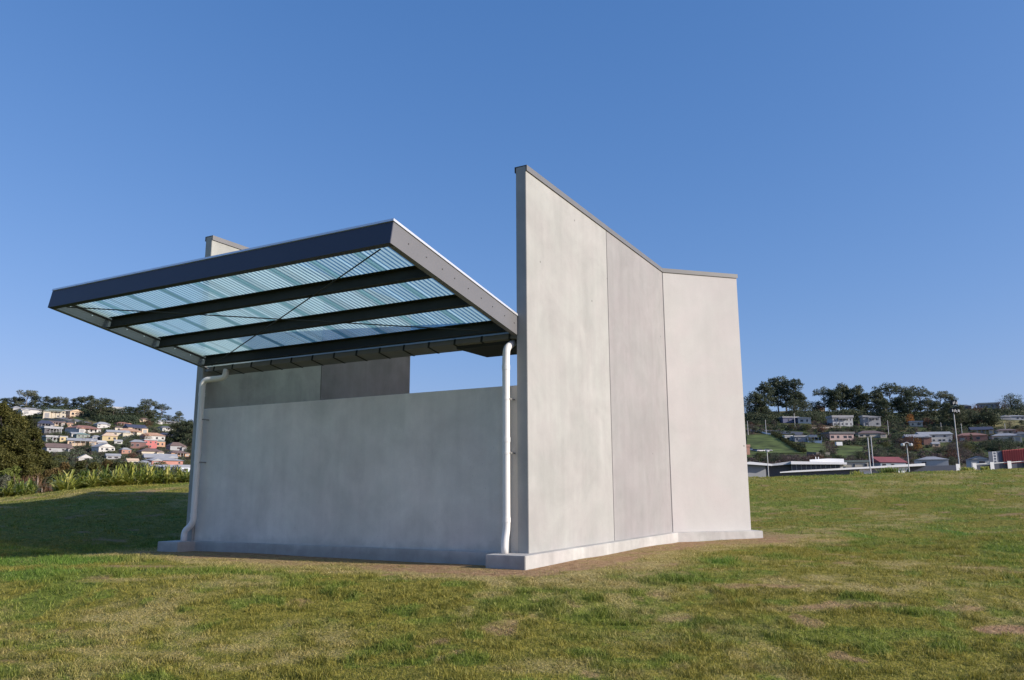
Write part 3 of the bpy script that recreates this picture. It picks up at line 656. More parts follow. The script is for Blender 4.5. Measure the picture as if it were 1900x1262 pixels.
def house(x0, x1, yb, yw, yr, wall, roof, label, short, rtype='hip', nw=3, rows=1, yaw=0., D=None, chimney=False, name='house', cat='house', wincol=None):
    xc = (x0 + x1) / 2
    p = hit(xc, yb, 60.) if D is None else at(xc, D)
    k = px_scale(p); W = (x1 - x0) * k; 
    if D is not None: z0 = CAM_Z + float(rowtan(yb - (xc - 950) * ROLL)) * p.y
    else: z0 = p.z
    H = (yb - yw) * k; R = (yw - yr) * k; 
    yaw = yaw + .30 + random.uniform(-.16, .16); root = empty(name, (p.x, p.y, z0), -math.atan2(p.x, p.y) + yaw, label=label, cat=cat)
    Dp = max(6., W * .62) if W > 7 else max(3, W * .7); w2 = W / 2
    MB().box(-w2, w2, 0, Dp, -3., H).build('wall', wmat(wall), root)
    e = min(.6, W * .05); r = MB()
    if rtype == 'hip':
        rl = max(.1, w2 - Dp * .45); r.poly([(-w2 - e, -e, H), (w2 + e, -e, H), (w2 + e, Dp + e, H), (-w2 - e, Dp + e, H), (-rl, Dp / 2, H + R), (rl, Dp / 2, H + R)], [(0, 1, 5, 4), (1, 2, 5), (2, 3, 4, 5), (3, 0, 4), (3, 2, 1, 0)])
    elif rtype == 'gable':   # ridge parallel to the view plane
        r.poly([(-w2 - e, -e, H - .1), (w2 + e, -e, H - .1), (w2 + e, Dp + e, H - .1), (-w2 - e, Dp + e, H - .1), (-w2 - e, Dp / 2, H + R), (w2 + e, Dp / 2, H + R)], [(0, 1, 5, 4), (1, 2, 5), (2, 3, 4, 5), (3, 0, 4), (3, 2, 1, 0)])
    elif rtype == 'front':   # gable facing the viewer
        r.poly([(-w2 - e, -e, H), (w2 + e, -e, H), (w2 + e, Dp + e, H), (-w2 - e, Dp + e, H), (0, -e, H + R), (0, Dp + e, H + R)], [(0, 4, 5, 3), (1, 2, 5, 4), (2, 3, 5), (3, 2, 1, 0)])
        MB().poly([(-w2, -.02, H + .01), (w2, -.02, H + .01), (0, -.02, H + R * .92), (-w2, .15, H + .01), (w2, .15, H + .01), (0, .15, H + R * .92)], [(0, 1, 2), (5, 4, 3), (0, 3, 4, 1), (1, 4, 5, 2), (2, 5, 3, 0)]).build('gable_wall', wmat(wall), root)
    elif rtype == 'flat': r.box(-w2 - e, w2 + e, -e, Dp + e, H, H + max(R, .25))
    else: r.poly([(-w2 - e, -e, H), (w2 + e, -e, H), (w2 + e, Dp, H), (-w2 - e, Dp, H), (-w2 - e, -e, H + R), (w2 + e, -e, H + .2), (w2 + e, Dp, H + .2), (-w2 - e, Dp, H + R)], [(3, 2, 1, 0), (4, 5, 6, 7), (0, 1, 5, 4), (1, 2, 6, 5), (2, 3, 7, 6), (3, 0, 4, 7)])
    ro = r.build('roof', wmat(roof, .6), root)
    if chimney: MB().box(w2 * .1, w2 * .1 + .9, Dp * .3, Dp * .3 + .8, H, H + R + 1.2).build('chimney', wmat(BRICK), ro)
    for j in range(rows):
        hh = H / rows; z = hh * j + hh * .32
        for i in range(nw):
            if nw > 2 and random.random() < .22: continue
            cx = -w2 + W * (i + .5) / nw + random.uniform(-.13, .13) * W / nw; ww = min(1.0, W / nw * random.uniform(.12, .28))
            if cx - ww < -w2 + .1 or cx + ww > w2 - .1: continue
            f = MB().box(cx - ww - .06, cx + ww + .06, -.06, .02, z - .06, z + hh * .40 + .06).build('window', M_FRAME, root)
            MB().box(cx - ww, cx + ww, -.09, -.055, z, z + hh * .40).build('pane', M_GLASS, f)
    if W > 9 and rtype in ('hip', 'gable') and D is None:      # a lower wing or carport stepping forward
        sd_ = random.choice((-1, 1)); wa = W * random.uniform(.22, .36); xa = sd_ * (w2 - wa * .5) ; ya = -random.uniform(1.6, 3.2); hz_ = H * random.uniform(.72, .9); fw = random.choice((.8, .9, 1.05))
        wg = MB().box(xa - wa / 2, xa + wa / 2, ya, -.01, -3., hz_).build('wing', wmat(tuple(c * fw for c in wall)), root)
        MB().poly([(xa - wa / 2 - .3, ya - .4, hz_), (xa + wa / 2 + .3, ya - .4, hz_), (xa + wa / 2 + .3, 0, hz_), (xa - wa / 2 - .3, 0, hz_), (xa, ya - .4, hz_ + wa * .22), (xa, 0, hz_ + wa * .22)], [(0, 4, 5, 3), (1, 2, 5, 4), (2, 3, 5), (0, 1, 4), (3, 2, 1, 0)]).build('wing_roof', wmat(roof, .6), wg)
        if random.random() < .6: MB().box(xa - wa * .3, xa + wa * .3, ya - .05, ya + .02, .2, hz_ * .75).build('garage_door', wmat((.3, .3, .3)), wg)
    if W > 9 and random.random() < .6 and D is None:
        MB().box(-w2 * .5, w2 * .6, -1.8, -.02, H * .86, H * .92).build('verandah_roof', wmat(roof, .6), root)
        for q_ in (-.5, -.1, .25, .6): MB().box(w2 * q_ - .08, w2 * q_ + .08, -1.75, -1.6, -1.5, H * .86).build('verandah_post', M_FRAME, root)
    HOUSES.append((x0, x1, yb, yr, short)); return root, p, k, W, H
L_ = 'on the left hill'
for h in [
 (24, 41, 769, 758, 754, LGREY, GREY, 'small pale grey house at the left end of the upper row, left hill', 'pale grey house at the end of the upper row', 'hip', 2, 1, .2),
 (41, 83, 770, 761, 756.5, WHITE, GREY, 'long white house with grey roof in the upper row on the left hill', 'long white house', 'hip', 5, 1, .1),
 (83, 119, 776, 762.5, 758.5, CREAM, GREEN, 'large cream two storey house with green grey hipped roof on the left hill', 'cream two storey house', 'hip', 4, 2, -.15),
 (118, 130, 770, 763, 761, BROWN, GREY, 'narrow brown carport house squeezed between two cream houses of the left hill', 'brown carport house', 'flat', 1, 1, 0.),
 (129, 155, 773.5, 764, 760, PEACH, CREAM, 'peach house with low gabled roof above the green bank on the left hill', 'peach gabled house', 'front', 2, 1, .3),
 (71, 97, 793, 786, 780, NAVY, NAVY, 'dark navy house with blue roof below the cream two storey house', 'navy house', 'hip', 3, 1, 0.),
 (84, 113, 803, 795.5, 792, DGREY, GREY, 'dark grey house just below the navy house on the left hill', 'dark grey house', 'flat', 3, 1, 0.),
 (140, 190, 804, 795.5, 789.5, WHITE, TERR, 'wide white house with terracotta hipped roof in the middle of the left hill', 'wide terracotta roofed house', 'hip', 6, 1, .25),
 (134, 153, 810, 805, 802, WHITE, LGREY, 'low white roofed house in front of the wide terracotta roofed house', 'low white roofed house', 'gable', 2, 1, 0.),
 (87, 121, 820, 812, 809, GREEN, LGREY, 'long grey green house with flat pale roof above the brown red roof', 'grey green flat roofed house', 'flat', 4, 1, .05),
 (129, 174, 827, 818, 813, PEACH, LGREY, 'orange cream house with pale metal roof on the left hill', 'orange cream house', 'gable', 4, 1, -.2),
 (89, 132, 838.5, 831, 823, LGREY, BROWN, 'long house with brown red tiled roof beside the dark casuarinas', 'brown red roofed house', 'gable', 4, 1, .1),
 (147, 171, 854, 850, 843, WHITE, WHITE, 'white gabled shed roof poking out of the scrub low on the left hill', 'white gabled shed', 'front', 1, 1, 0.),
 (181, 204, 794, 787.5, 783, WHITE, LGREY, 'white two storey house with grey roof right of the wide terracotta roofed house', 'white house with grey roof', 'hip', 3, 2, 0.),
 (218, 241, 789, 786, 783, BRICK, TERR, 'low red roofed house half hidden in trees under the left ridge', 'low red roofed house', 'hip', 2, 1, 0.),
 (238, 271, 804, 794, 788, PEACH, NAVY, 'peach house with dark navy roof upper right on the left hill', 'navy roofed peach house', 'gable', 4, 1, .15),
 (224, 259, 808, 800, 795, CREAM, ORNG, 'cream house with bright orange roof in front of the navy roofed one', 'orange roofed cream house', 'hip', 4, 1, -.1),
 (258, 279, 783, 778.5, 775, PEACH, BROWN, 'small tan house directly below the tall gum on the left ridge', 'small tan house', 'hip', 2, 1, 0.),
 (290, 331, 786.5, 783, 779.5, LGREY, GREY, 'long low grey house strung under the right end of the left ridge', 'long low grey house', 'hip', 5, 1, 0.),
 (298, 321, 800, 794, 790.5, WHITE, DGREY, 'white arched verandah house with dark roof near the left ridge end', 'white verandah house', 'hip', 4, 1, .1),
 (297, 320, 811, 807, 803, NAVY, NAVY, 'very dark blue roofed house behind the lime green tree', 'dark blue roofed house', 'hip', 2, 1, 0.),
 (267, 305, 817.5, 809, 803, WHITE, ORNG, 'white house with wide orange roof above the red house', 'orange roofed white house', 'hip', 4, 1, -.1),
 (243, 269, 832, 821, 816, (.20, .09, .08), GREY, 'dark maroon house with grey roof left of the bright red house', 'maroon house', 'hip', 3, 1, 0.),
 (268, 290, 832, 818, 816, (.55, .12, .11), LGREY, 'bright red two storey house on the left hill', 'bright red house', 'flat', 3, 2, 0.),
 (289, 306, 829, 820, 816, ORNG, GREEN, 'orange brick house attached right beside the bright red house', 'orange brick house', 'hip', 2, 1, 0.),
 (316, 344, 836, 828, 821, LGREY, BROWN, 'grey house with dark brown hipped roof near the shelter wall', 'brown hipped house', 'hip', 3, 1, 0.),
 (264, 300, 845, 838, 832, CREAM, BROWN, 'cream house with brown roof and gables below the bright red house', 'brown roofed cream house', 'hip', 3, 1, .1),
 (318, 349, 847, 841, 836, ORNG, BROWN, 'orange house with tan roof close to the shelter wall', 'orange tan house', 'hip', 3, 1, .1),
 (273, 325, 854, 849.5, 842, CREAM, LGREY, 'cream house with long pale metal roof behind the salmon brick house', 'pale metal roofed house', 'gable', 4, 1, 0.),
 (280, 338, 862.5, 855, 849, (.50, .20, .15), LGREY, 'salmon brick house with pale hipped roof and chimney low on the left hill', 'salmon brick house', 'hip', 5, 1, 0.),
 (256, 280, 863, 859, 855, PBLUE, GREY, 'small blue grey house left of the salmon brick house', 'small blue grey house', 'hip', 2, 1, 0.),
 (237, 256, 862, 855, 851, CREAM, PEACH, 'small cream house at the left of the lowest row on the left hill', 'small cream house', 'gable', 2, 1, 0.),
 (191, 216, 818, 809.5, 803, YEL, PEACH, 'mustard cream house with tan hipped roof on the left hill', 'mustard cream house', 'hip', 3, 1, 0.),
 (202, 237, 809, 802.5, 798, CREAM, LGREY, 'cream house with pale grey roof behind the mustard cream house', 'pale grey roofed house', 'gable', 4, 1, 0.),
 (213, 226, 824, 819, 816, WHITE, LGREY, 'tiny white house below the mustard cream house', 'tiny white house', 'gable', 1, 1, 0.),
 (182, 214, 838, 830, 823, WHITE, GREY, 'white house with broad grey gabled roof in the lower left hill', 'broad grey gabled house', 'front', 3, 1, .3),
 (174, 197, 826, 821, 817, LGREY, WHITE, 'pale grey house with white roof right of the orange cream house', 'white roofed grey house', 'gable', 2, 1, 0.),
 (272, 304, 871, 867, 862.5, PBLUE, LGREY, 'pale blue roofed low house just above the flax plants', 'low pale blue house', 'gable', 3, 1, 0.),
 (305, 332, 871.5, 866.5, 862.5, (.22, .27, .35), LGREY, 'slate blue low house between two paler blue houses', 'slate blue house', 'gable', 3, 1, 0.),
 (333, 354, 877, 867, 863, (.60, .67, .75), LGREY, 'pale blue white house with one dark window touching the shelter wall', 'pale blue white house', 'gable', 1, 1, 0.),
 (208, 230, 761, 755, 751.5, PBLUE, LGREY, 'flat roofed pale blue house on the skyline of the left ridge', 'pale blue skyline house', 'flat', 3, 1, 0.),
 (161, 174, 759, 752, 749.5, LGREY, WHITE, 'pale house half hidden behind skyline trees of the left ridge', 'half hidden skyline house', 'flat', 2, 1, 0.),
 (123, 133, 751, 747, 744, WHITE, WHITE, 'bright white roof showing between skyline trees of the left ridge', 'bright white skyline roof', 'hip', 1, 1, 0.),
 (289, 301, 787, 783, 780, WHITE, LGREY, 'small white house under the spreading pale gum on the left hill', 'small white gum tree house', 'hip', 1, 1, 0.),
 (95, 120, 790, 784, 781, PEACH, BROWN, 'long low sandy house on the slope right of the navy house', 'long sandy house', 'gable', 3, 1, 0.),
 (111, 121, 819.5, 811, 809.5, YEL, LGREY, 'bright cream cube house at the right end of the grey green house', 'cream cube house', 'flat', 1, 1, 0.),
 (172, 187, 817, 811, 808, LGREY, GREY, 'little grey house between two orange and cream roofs of the left hill', 'little grey house', 'hip', 2, 1, 0.),
 (124, 137, 792, 786, 783, ORNG, BROWN, 'small orange house left of the wide terracotta roofed house', 'small orange house', 'hip', 2, 1, 0.),
 (143, 166, 812, 806.5, 803.5, GREEN, (.18, .3, .25), 'low house with sea green roof below the wide terracotta roofed house', 'sea green roofed house', 'hip', 3, 1, 0.),
 (226, 243, 842, 835, 831, BRICK, GREY, 'brick house with grey roof in the lower middle of the left hill', 'lower brick house', 'hip', 2, 1, 0.),
 (199, 222, 852, 846, 842, LGREY, LGREY, 'pale grey shed house deep in scrub low on the left hill', 'pale shed house', 'gable', 2, 1, 0.),
 (214, 236, 800, 794, 790.5, CREAM, BROWN, 'cream house with dark brown roof right of the white two storey house', 'dark brown roofed cream house', 'hip', 2, 1, 0.),
 (1453, 1482, 784.5, 775.5, 773.5, (.12, .13, .24), LGREY, 'low navy row of garages joined to a white house under the right ridge trees', 'navy garages', 'flat', 4, 1, .1),
 (1482, 1504, 786, 776, 774, WHITE, WHITE, 'white wedge shaped house at the end of the navy garages', 'white wedge house', 'mono', 2, 1, -.25),
 (1546, 1583, 791, 775.5, 771.5, (.42, .44, .46), GREY, 'pale grey two storey box house beneath the right ridge trees', 'grey two storey box house', 'flat', 5, 2, 0.),
 (1604, 1634, 791, 774.5, 771, LGREY, LGREY, 'white modern flat roofed house right of the grey box house', 'modern flat roofed house', 'mono', 3, 2, .1),
 (1513, 1531, 763.5, 757, 752, ORNG, BROWN, 'small tan hipped house high on the right ridge in a grassy gap', 'small tan ridge house', 'hip', 2, 1, 0.),
 (1540, 1585, 817, 805.5, 802, PINK, DGREY, 'long pinkish brick house with flat dark roof on the right hill', 'pinkish brick house', 'flat', 4, 1, .15),
 (1595, 1641, 812, 804.5, 798.5, CREAM, BROWN, 'cream house with wide brown hipped roof on the right hill', 'wide brown roofed house', 'hip', 4, 1, 0.),
 (1457, 1471, 818, 809.5, 808, WHITE, WHITE, 'small white cube house beside the diagonal hedge of the right hill', 'small white cube house', 'flat', 1, 1, 0.),
 (1476, 1500, 820, 811, 808.5, LGREY, WHITE, 'pale verandah cottage next to the white terrace', 'pale verandah cottage', 'flat', 3, 1, 0.),
 (1712, 1765, 821, 806.5, 801, WHITE, LGREY, 'big white two storey house with pale blue grey roof on the right hill', 'big white two storey house', 'gable', 6, 2, .1),
 (1686, 1724, 825, 811, 806, BRICK, LGREY, 'brick house with grey gable left of the big white two storey house', 'brick grey gabled house', 'gable', 3, 2, .1),
 (1780, 1829, 819, 808.5, 803, BRICK, TERR, 'long orange brick house behind the tall floodlight', 'long orange brick house', 'hip', 5, 1, 0.),
 (1806, 1840, 806, 797.5, 792, YEL, NAVY, 'mustard house with navy roof above the long orange brick house', 'mustard navy roofed house', 'gable', 3, 1, 0.),
 (1852, 1888, 806, 799, 795.5, WHITE, BROWN, 'white house with thin brown roof near the right edge', 'white brown roofed house', 'hip', 4, 1, 0.),
 (1846, 1890, 819.5, 809, 804, CREAM, GREY, 'cream house with grey roof behind the large dark hedge at right', 'cream grey roofed house', 'hip', 4, 1, 0.),
 (1886, 1908, 812, 806, 801, LGREY, DGREY, 'dark roofed house cut by the right edge of the photo', 'dark roofed edge house', 'hip', 2, 1, 0.),
 (1857, 1910, 779.5, 773, 769.5, (.35, .38, .42), GREY, 'long grey blue house high at the right edge above the dry field', 'long grey blue house', 'hip', 6, 1, 0.),
 (1820, 1852, 748, 740, 737.5, LGREY, CREAM, 'beige flat roofed house on the skyline of the right ridge', 'beige skyline house', 'flat', 4, 1, 0.),
 (1781, 1801, 747, 742, 738.5, DGREY, DGREY, 'dark flat roofed house on the skyline left of the beige one', 'dark skyline house', 'hip', 2, 1, 0.),
 (1690, 1711, 791.5, 784, 781.5, CREAM, LGREY, 'small cream flat house right of the golden autumn tree', 'small cream flat house', 'flat', 2, 1, 0.),
 (1731, 1744, 829, 823.5, 821, PEACH, LGREY, 'small tan garden shed below the big white two storey house', 'tan garden shed', 'gable', 1, 1, 0.),
 (1375, 1392, 845, 830, 826, BRICK, BRICK, 'orange brick house peeking out from behind the flared wall', 'orange brick house by the flared wall', 'flat', 1, 1, 0.)]:
    house(*h)
# nearer row behind the lawn crest
house(1633, 1688, 868, 858, 848, (.25, .32, .40), RED, 'house with deep red gabled roof behind the white roofline', 'red gabled house', 'gable', 3, 1, .35, D=230)
house(1712, 1760, 867, 853.5, 847.5, WHITE, GREY, 'white bungalow with grey roof and three dark windows behind the lawn crest', 'white bungalow', 'hip', 3, 1, 0., D=220)
house(1808, 1841, 864, 853, 847, (.45, .47, .47), DGREY, 'small grey house with white edged front gable by the dark container', 'small gabled grey house', 'front', 1, 1, .1, D=210)
house(1573, 1612, 870, 858, 855, CREAM, GREEN, 'low cream building right of the white pavilion', 'low cream building', 'flat', 4, 1, 0., D=230)

# ------------------------------------------------------------------ sports buildings just behind the crest
def place(x, D): return at(x, D)
def zpix(x, y, D): return CAM_Z + float(rowtan(y - (x - 950) * ROLL)) * D
M_WH = simple('white_render', (.80, .80, .79), .5, var=.05, scale=.5); M_BL = wmat((.06, .075, .11), .4); M_LG = wmat((.36, .365, .37), .8); M_GLS = M_GLASS
def slabpx(mb, D, dp, pts):
    """vertical-faced block whose front outline is given in photograph pixels at distance D, depth dp"""
    fr_ = [(((x - 950) / F_PX * math.cos(PITCH)) * D, D, zpix(x, y, D)) for x, y in pts]; n = len(fr_)
    bk = [(x * (D + dp) / D * 1.0, D + dp, z) for x, y, z in fr_]
    mb.poly(fr_ + bk, [tuple(range(n)), tuple(range(2 * n - 1, n - 1, -1))] + [(i, i + n, (i + 1) % n + n, (i + 1) % n) for i in range(n)]); return mb
def zero(name, p, **k):
    return empty(name, p, 0, **k)
def rel(mb, p): mb.v = [(a - p.x, b - p.y, c - p.z) for a, b, c in mb.v]; return mb
p = at(1480, 120)
pav = zero('pavilion', p, label='white modern pavilion with a long strip of windows behind the right lawn', cat='building')
rel(slabpx(MB(), 120, 9, [(1386, 890), (1422, 890), (1422, 864), (1386, 861)]), p).build('wall', M_LG, pav, label='grey rendered end wall')
rel(slabpx(MB(), 120.4, 8, [(1422, 890), (1470, 890), (1470, 862), (1422, 865)]), p).build('recess_wall', wmat((.09, .095, .11)), pav)
rel(slabpx(MB(), 120, 10, [(1470, 890), (1566, 890), (1566, 858), (1470, 858)]), p).build('wall', wmat((.62, .62, .60)), pav)
rel(slabpx(MB(), 119.2, 12, [(1385, 861.3), (1434, 864.5), (1434, 860.8), (1393, 856.6), (1385, 858.2)]), p).build('roof', M_WH, pav)
rel(slabpx(MB(), 119.6, 12, [(1434.2, 864.3), (1469.5, 861.4), (1469.5, 856.2), (1434.2, 860.8)]), p).build('roof', wmat((.5, .52, .56)), pav)
rel(slabpx(MB(), 119.0, 13, [(1469.8, 861.5), (1574, 861.8), (1574, 858), (1469.8, 855.8)]), p).build('roof', M_WH, pav)
rel(slabpx(MB(), 122., 7, [(1505, 857), (1569, 858), (1569, 851.5), (1540, 850.8), (1505, 853)]), p).build('upper_roof', M_WH, pav)
for k in range(10):
    xa = 1471.5 + k * 9.1; f = rel(slabpx(MB(), 119.9, .2, [(xa, 872.5 - k * .45), (xa + 7.2, 872.3 - k * .45), (xa + 7.2, 862.6), (xa, 862.6)]), p).build('window', M_BL, pav)
for xx in (1516, 1521): rel(slabpx(MB(), 124, .3, [(xx, 853), (xx + 1.5, 853), (xx + 1.5, 848), (xx, 848)]), p).build('roof_vent', M_WH, pav)
p = at(1580, 96)
lowb = zero('low_building', p, label='low dark building with a long rising white roofline in front of the pavilion', cat='building')
rel(slabpx(MB(), 96, 6, [(1448, 890), (1596, 890), (1596, 870.0), (1448, 877.5)]), p).build('wall', M_BL, lowb, label='dark glazed wall')
rel(slabpx(MB(), 95.4, 7, [(1448, 877.6), (1597, 870.2), (1720, 864.2), (1720, 859.5), (1597, 867.0), (1470, 873.6), (1448, 875.8)]), p).build('roof_edge', M_WH, lowb)
rel(slabpx(MB(), 96, 6, [(1596.2, 890), (1619, 890), (1619, 868.8), (1596.2, 869.9)]), p).build('wall', M_WH, lowb, label='pale end wall')
rel(slabpx(MB(), 96, 6, [(1619.2, 890), (1649, 890), (1649, 867.3), (1619.2, 868.7)]), p).build('shutter', wmat((.30, .31, .32), .5), lowb)
for k in range(4): rel(slabpx(MB(), 95.9, .1, [(1621, 870.7 + k * 2), (1648, 869.5 + k * 2), (1648, 869.9 + k * 2), (1621, 871.1 + k * 2)]), p).build('shutter_slat', wmat((.45, .46, .47), .5), lowb)
rel(slabpx(MB(), 95.8, 6, [(1649.2, 890), (1671, 890), (1690, 865.5), (1649.2, 867.4)]), p).build('raking_wall', M_WH, lowb)
rel(slabpx(MB(), 97, 6, [(1671, 890), (1783, 890), (1783, 863), (1720, 864.5), (1671, 866.5)]), p).build('wall', M_BL, lowb, label='dark blue side wall')
# container building with red cladding and ladder frame
p = at(1870, 100)
con = zero('container_building', p, label='dark slate and bright red clad building with a white ladder frame at the right edge', cat='building')
rel(slabpx(MB(), 100, 8, [(1840, 885), (1866, 885), (1866, 836.5), (1840, 838.5)]), p).build('wall', wmat((.10, .13, .19)), con, label='slate blue end')
rel(slabpx(MB(), 99.9, 8, [(1866.1, 885), (1930, 885), (1930, 830), (1866.1, 836.2)]), p).build('wall', wmat((.50, .035, .03), .5), con, label='bright red cladding')
for k in range(14):
    xa = 1868 + k * 4.4; rel(slabpx(MB(), 99.8, .12, [(xa, 880), (xa + .6, 880), (xa + .6, 836.3 - k * .4), (xa, 836.3 - k * .4)]), p).build('cladding_rib', wmat((.40, .03, .03), .5), con)
lad = rel(slabpx(MB(), 99.5, .1, [(1848, 858), (1849, 858), (1849, 838), (1848, 838)]), p)
for q in ([(1854, 858), (1855, 858), (1855, 838), (1854, 838)],): lad2 = rel(slabpx(MB(), 99.5, .1, q), p); lad.poly(lad2.v, lad2.f)
for y in (838.5, 843.5, 848.5, 853.5): q = rel(slabpx(MB(), 99.5, .09, [(1849, y + .8), (1854, y + .8), (1854, y), (1849, y)]), p); lad.poly(q.v, q.f)
lad.build('ladder', M_WH, con)
# white pillared boundary wall
p = at(1840, 62)
bw = zero('pillared_wall', p, label='low dark wall with white pillars and white top rail on the right crest', cat='wall')
for x, yt in ((1781, 861), (1812, 859.5), (1845, 857.5), (1877.5, 855.5), (1911, 853)):
    rel(slabpx(MB(), 62, .5, [(x - 4, 885), (x + 3.4, 885), (x + 3.4, yt), (x - 4, yt)]), p).build('pillar', M_WH, bw, bevel=.01)
for (a, ya, b, yb) in ((1815.6, 860.5, 1840.8, 859), (1848.6, 858.8, 1873.3, 857.2), (1881.2, 857, 1906.8, 855)):
    rel(slabpx(MB(), 62.1, .3, [(a, ya + 1.3), (b, yb + 1.3), (b, yb), (a, ya)]), p).build('rail', M_WH, bw)
    rel(slabpx(MB(), 62.2, .15, [(a, 885), (b, 885), (b, yb + 3.4), (a, ya + 3.4)]), p).build('wall_panel', M_BL, bw)

# poles and lamps
M_POLE = simple('pole_galvanised', (.50, .51, .52), .5, metal=.2, var=.05)
M_LAMP = simple('lamp_housing', (.62, .63, .64), .5)
def pole(x, yb, yt, D, label, heads=0, wpx=1.8, cat='pole', name='light_pole', xt=None, group=None):
    p = at(x, D); zt = zpix(x, yt, D); k = D / F_PX; zb = p.z
    o = empty(name, (p.x, p.y, zb), 0, label=label, cat=cat, group=group); H = zt - zb; dx = 0.
    MB().tube([(0, 0, -.5), (dx * .5, 0, H * .5), (dx, 0, H)], [wpx * k * .6, wpx * k * .5, wpx * k * .4], 8).build('pole', M_POLE, o)
    if heads == 2:
        MB().tube([(dx - 7 * k, 0, H + .05), (dx, 0, H + .22), (dx + 7 * k, 0, H + .05)], .04, 6).build('arm', M_POLE, o)
        for s_ in (-1, 1): MB().box(dx + s_ * 7.5 * k - 2.2 * k, dx + s_ * 7.5 * k + 2.2 * k, -.22, .22, H - .14, H + .12).build('lamp_head', M_LAMP, o, bevel=.05)
    if heads == 1:
        MB().box(dx - 1.2 * k, dx + 3.4 * k, -.16, .16, H - .05, H + .13).build('lamp_head', M_LAMP, o, bevel=.04)
    if heads == 8:
        for z_, hw in ((-.2, 6.5), (.55, 4.5)): MB().tube([(dx - hw * k, 0, H + z_), (dx + hw * k, 0, H + z_)], .06, 6).build('crossbar', M_DARK, o)
        for (ox, z_, t_) in ((-6, -.2, -.3), (-3.6, -.25, .1), (-1.2, -.2, .2), (1.6, -.3, -.1), (4., -.2, .3), (6, -.25, .1), (-3.5, .6, .2), (-.6, .65, -.2), (2., .6, .1), (4., .62, .3)):
            cx = dx + ox * k; l = MB().box(cx - .9 * k, cx + .9 * k, -.45, .05, H + z_ - .32, H + z_ + .18).build('floodlight', M_DARK, o, bevel=.05)
            MB().box(cx - .45 * k + t_ * k, cx + .55 * k + t_ * k, -.48, -.455, H + z_ - .25, H + z_ + .02).build('lens', M_LAMP, l)
    if heads == -1:
        MB().box(-1.1, 1.1, -.06, .06, H - .9, H - .72).build('crossarm', M_BARKD, o)
    return o
pole(1426.5, 882, 838, 80, 'slim grey lamp post in front of the pavilion end wall', 1, 1.6, 'lamp post')
pole(1617, 877, 812, 78, 'left of the two tall grey poles standing close together on the right crest', 0, 2.2, xt=1611.5)
pole(1623, 876, 810, 110, 'right of the two tall grey poles standing close together on the right crest', 0, 1.8, xt=1617.5)
pole(1689, 876, 825, 74, 'grey street lamp with two pale heads before the red gabled house', 2, 2.0, 'street lamp', 'street_lamp', xt=1685)
pole(1783.5, 865, 757, 85, 'very tall floodlight mast with clustered lamps rising over the right hill', 8, 2.0, 'floodlight', 'floodlight_mast', xt=1774.5)
for x, yb, yt, lb in ((1393, 807, 781, 'hillside lamp post nearest the flared wall'), (1427, 806, 779, 'hillside lamp post at the end of the white railing'), (1482, 795, 767, 'hillside power pole in front of the white wedge house'), (1657, 809, 780, 'power pole with long crossarm left of the autumn trees'),
                      (1757, 803, 784, 'thin power pole above the big white two storey house'), (1795, 806, 786, 'thin pole above the long orange brick house'), (1877, 798, 786, 'short pole above the white brown roofed house'),
                      (87, 822, 808, 'pale power pole beside the grey green flat roofed house'), (101, 806, 785, 'power pole rising from the dark grey house'), (145, 826, 812, 'power pole before the orange cream house')):
    h_ = hit(x, yb, 60); pole(x, yb, yt, h_.y, lb, -1, .9, 'power pole' if 'power' in lb else 'pole', 'power_pole' if 'power' in lb else 'lamp_post')

# hill details: railing, fences, cars, terrace, sign
def ribbon(name, pts, h, thick, mat, label, cat):
    P = [hit(x, y, 60) for x, y in pts]; o = MB()
    for a, b in zip(P, P[1:]):
        d = Vector((b.x - a.x, b.y - a.y, 0)).normalized(); n = Vector((-d.y, d.x, 0)) * thick
        o.hexa([a - n - Vector((0, 0, .3)), b - n - Vector((0, 0, .3)), b + n - Vector((0, 0, .3)), a + n - Vector((0, 0, .3)), a - n + Vector((0, 0, h)), b - n + Vector((0, 0, h)), b + n + Vector((0, 0, h)), a + n + Vector((0, 0, h))])
    c = P[0].copy(); o.v = [(x - c.x, y - c.y, z - c.z) for x, y, z in o.v]
    return o.build(name, mat, loc=c, label=label, cat=cat)
ribbon('guard_rail', [(1386, 799), (1400, 801), (1415, 804), (1430, 807)], .9, .1, M_WH, 'white guard rail along the road on the right hill', 'railing')

ribbon('timber_fence', [(1497, 846), (1515, 847), (1540, 847)], 2.0, .1, wmat((.14, .13, .12)), 'grey timber fence below the terrace lawn on the right hill', 'fence')
ribbon('retaining_wall', [(1500, 796), (1530, 795), (1560, 794)], 1.0, .3, wmat((.30, .27, .23)), 'tan retaining wall below the grey two storey box house', 'wall')
ribbon('retaining_wall', [(83, 778), (110, 781), (140, 786)], 1.2, .3, wmat((.50, .40, .28)), 'sandy retaining wall below the cream two storey house', 'wall')
ph = hit(1512, 822, 60); kk = px_scale(ph)
tr = empty('terrace', ph, -math.atan2(ph.x, ph.y), label='white terrace with posts and pale deck front right of the verandah cottage', cat='terrace')
w_ = 12 * kk
MB().box(-w_, w_, 0, 5, -2, 4 * kk).build('deck', M_WH, tr); 
for i in range(5): MB().box(-w_ + i * w_ / 2 - .1 * (i > 3), -w_ + i * w_ / 2 + .12, .1, .3, 4 * kk, 11 * kk).build('post', M_WH, tr)
MB().box(-w_ * .8, w_ * .4, 2, 5, 11 * kk, 15 * kk).build('canopy', wmat((.55, .55, .54)), tr)
ph = hit(1558, 829, 60); kk = px_scale(ph)
sg = empty('water_tank', ph, 0, label='small plain white box on legs in the scrub of the right hill', cat='tank')
MB().box(-5.5 * kk, 5.5 * kk, 0, 2, 2 * kk, 8.5 * kk).build('tank_body', M_WH, sg, bevel=.05)
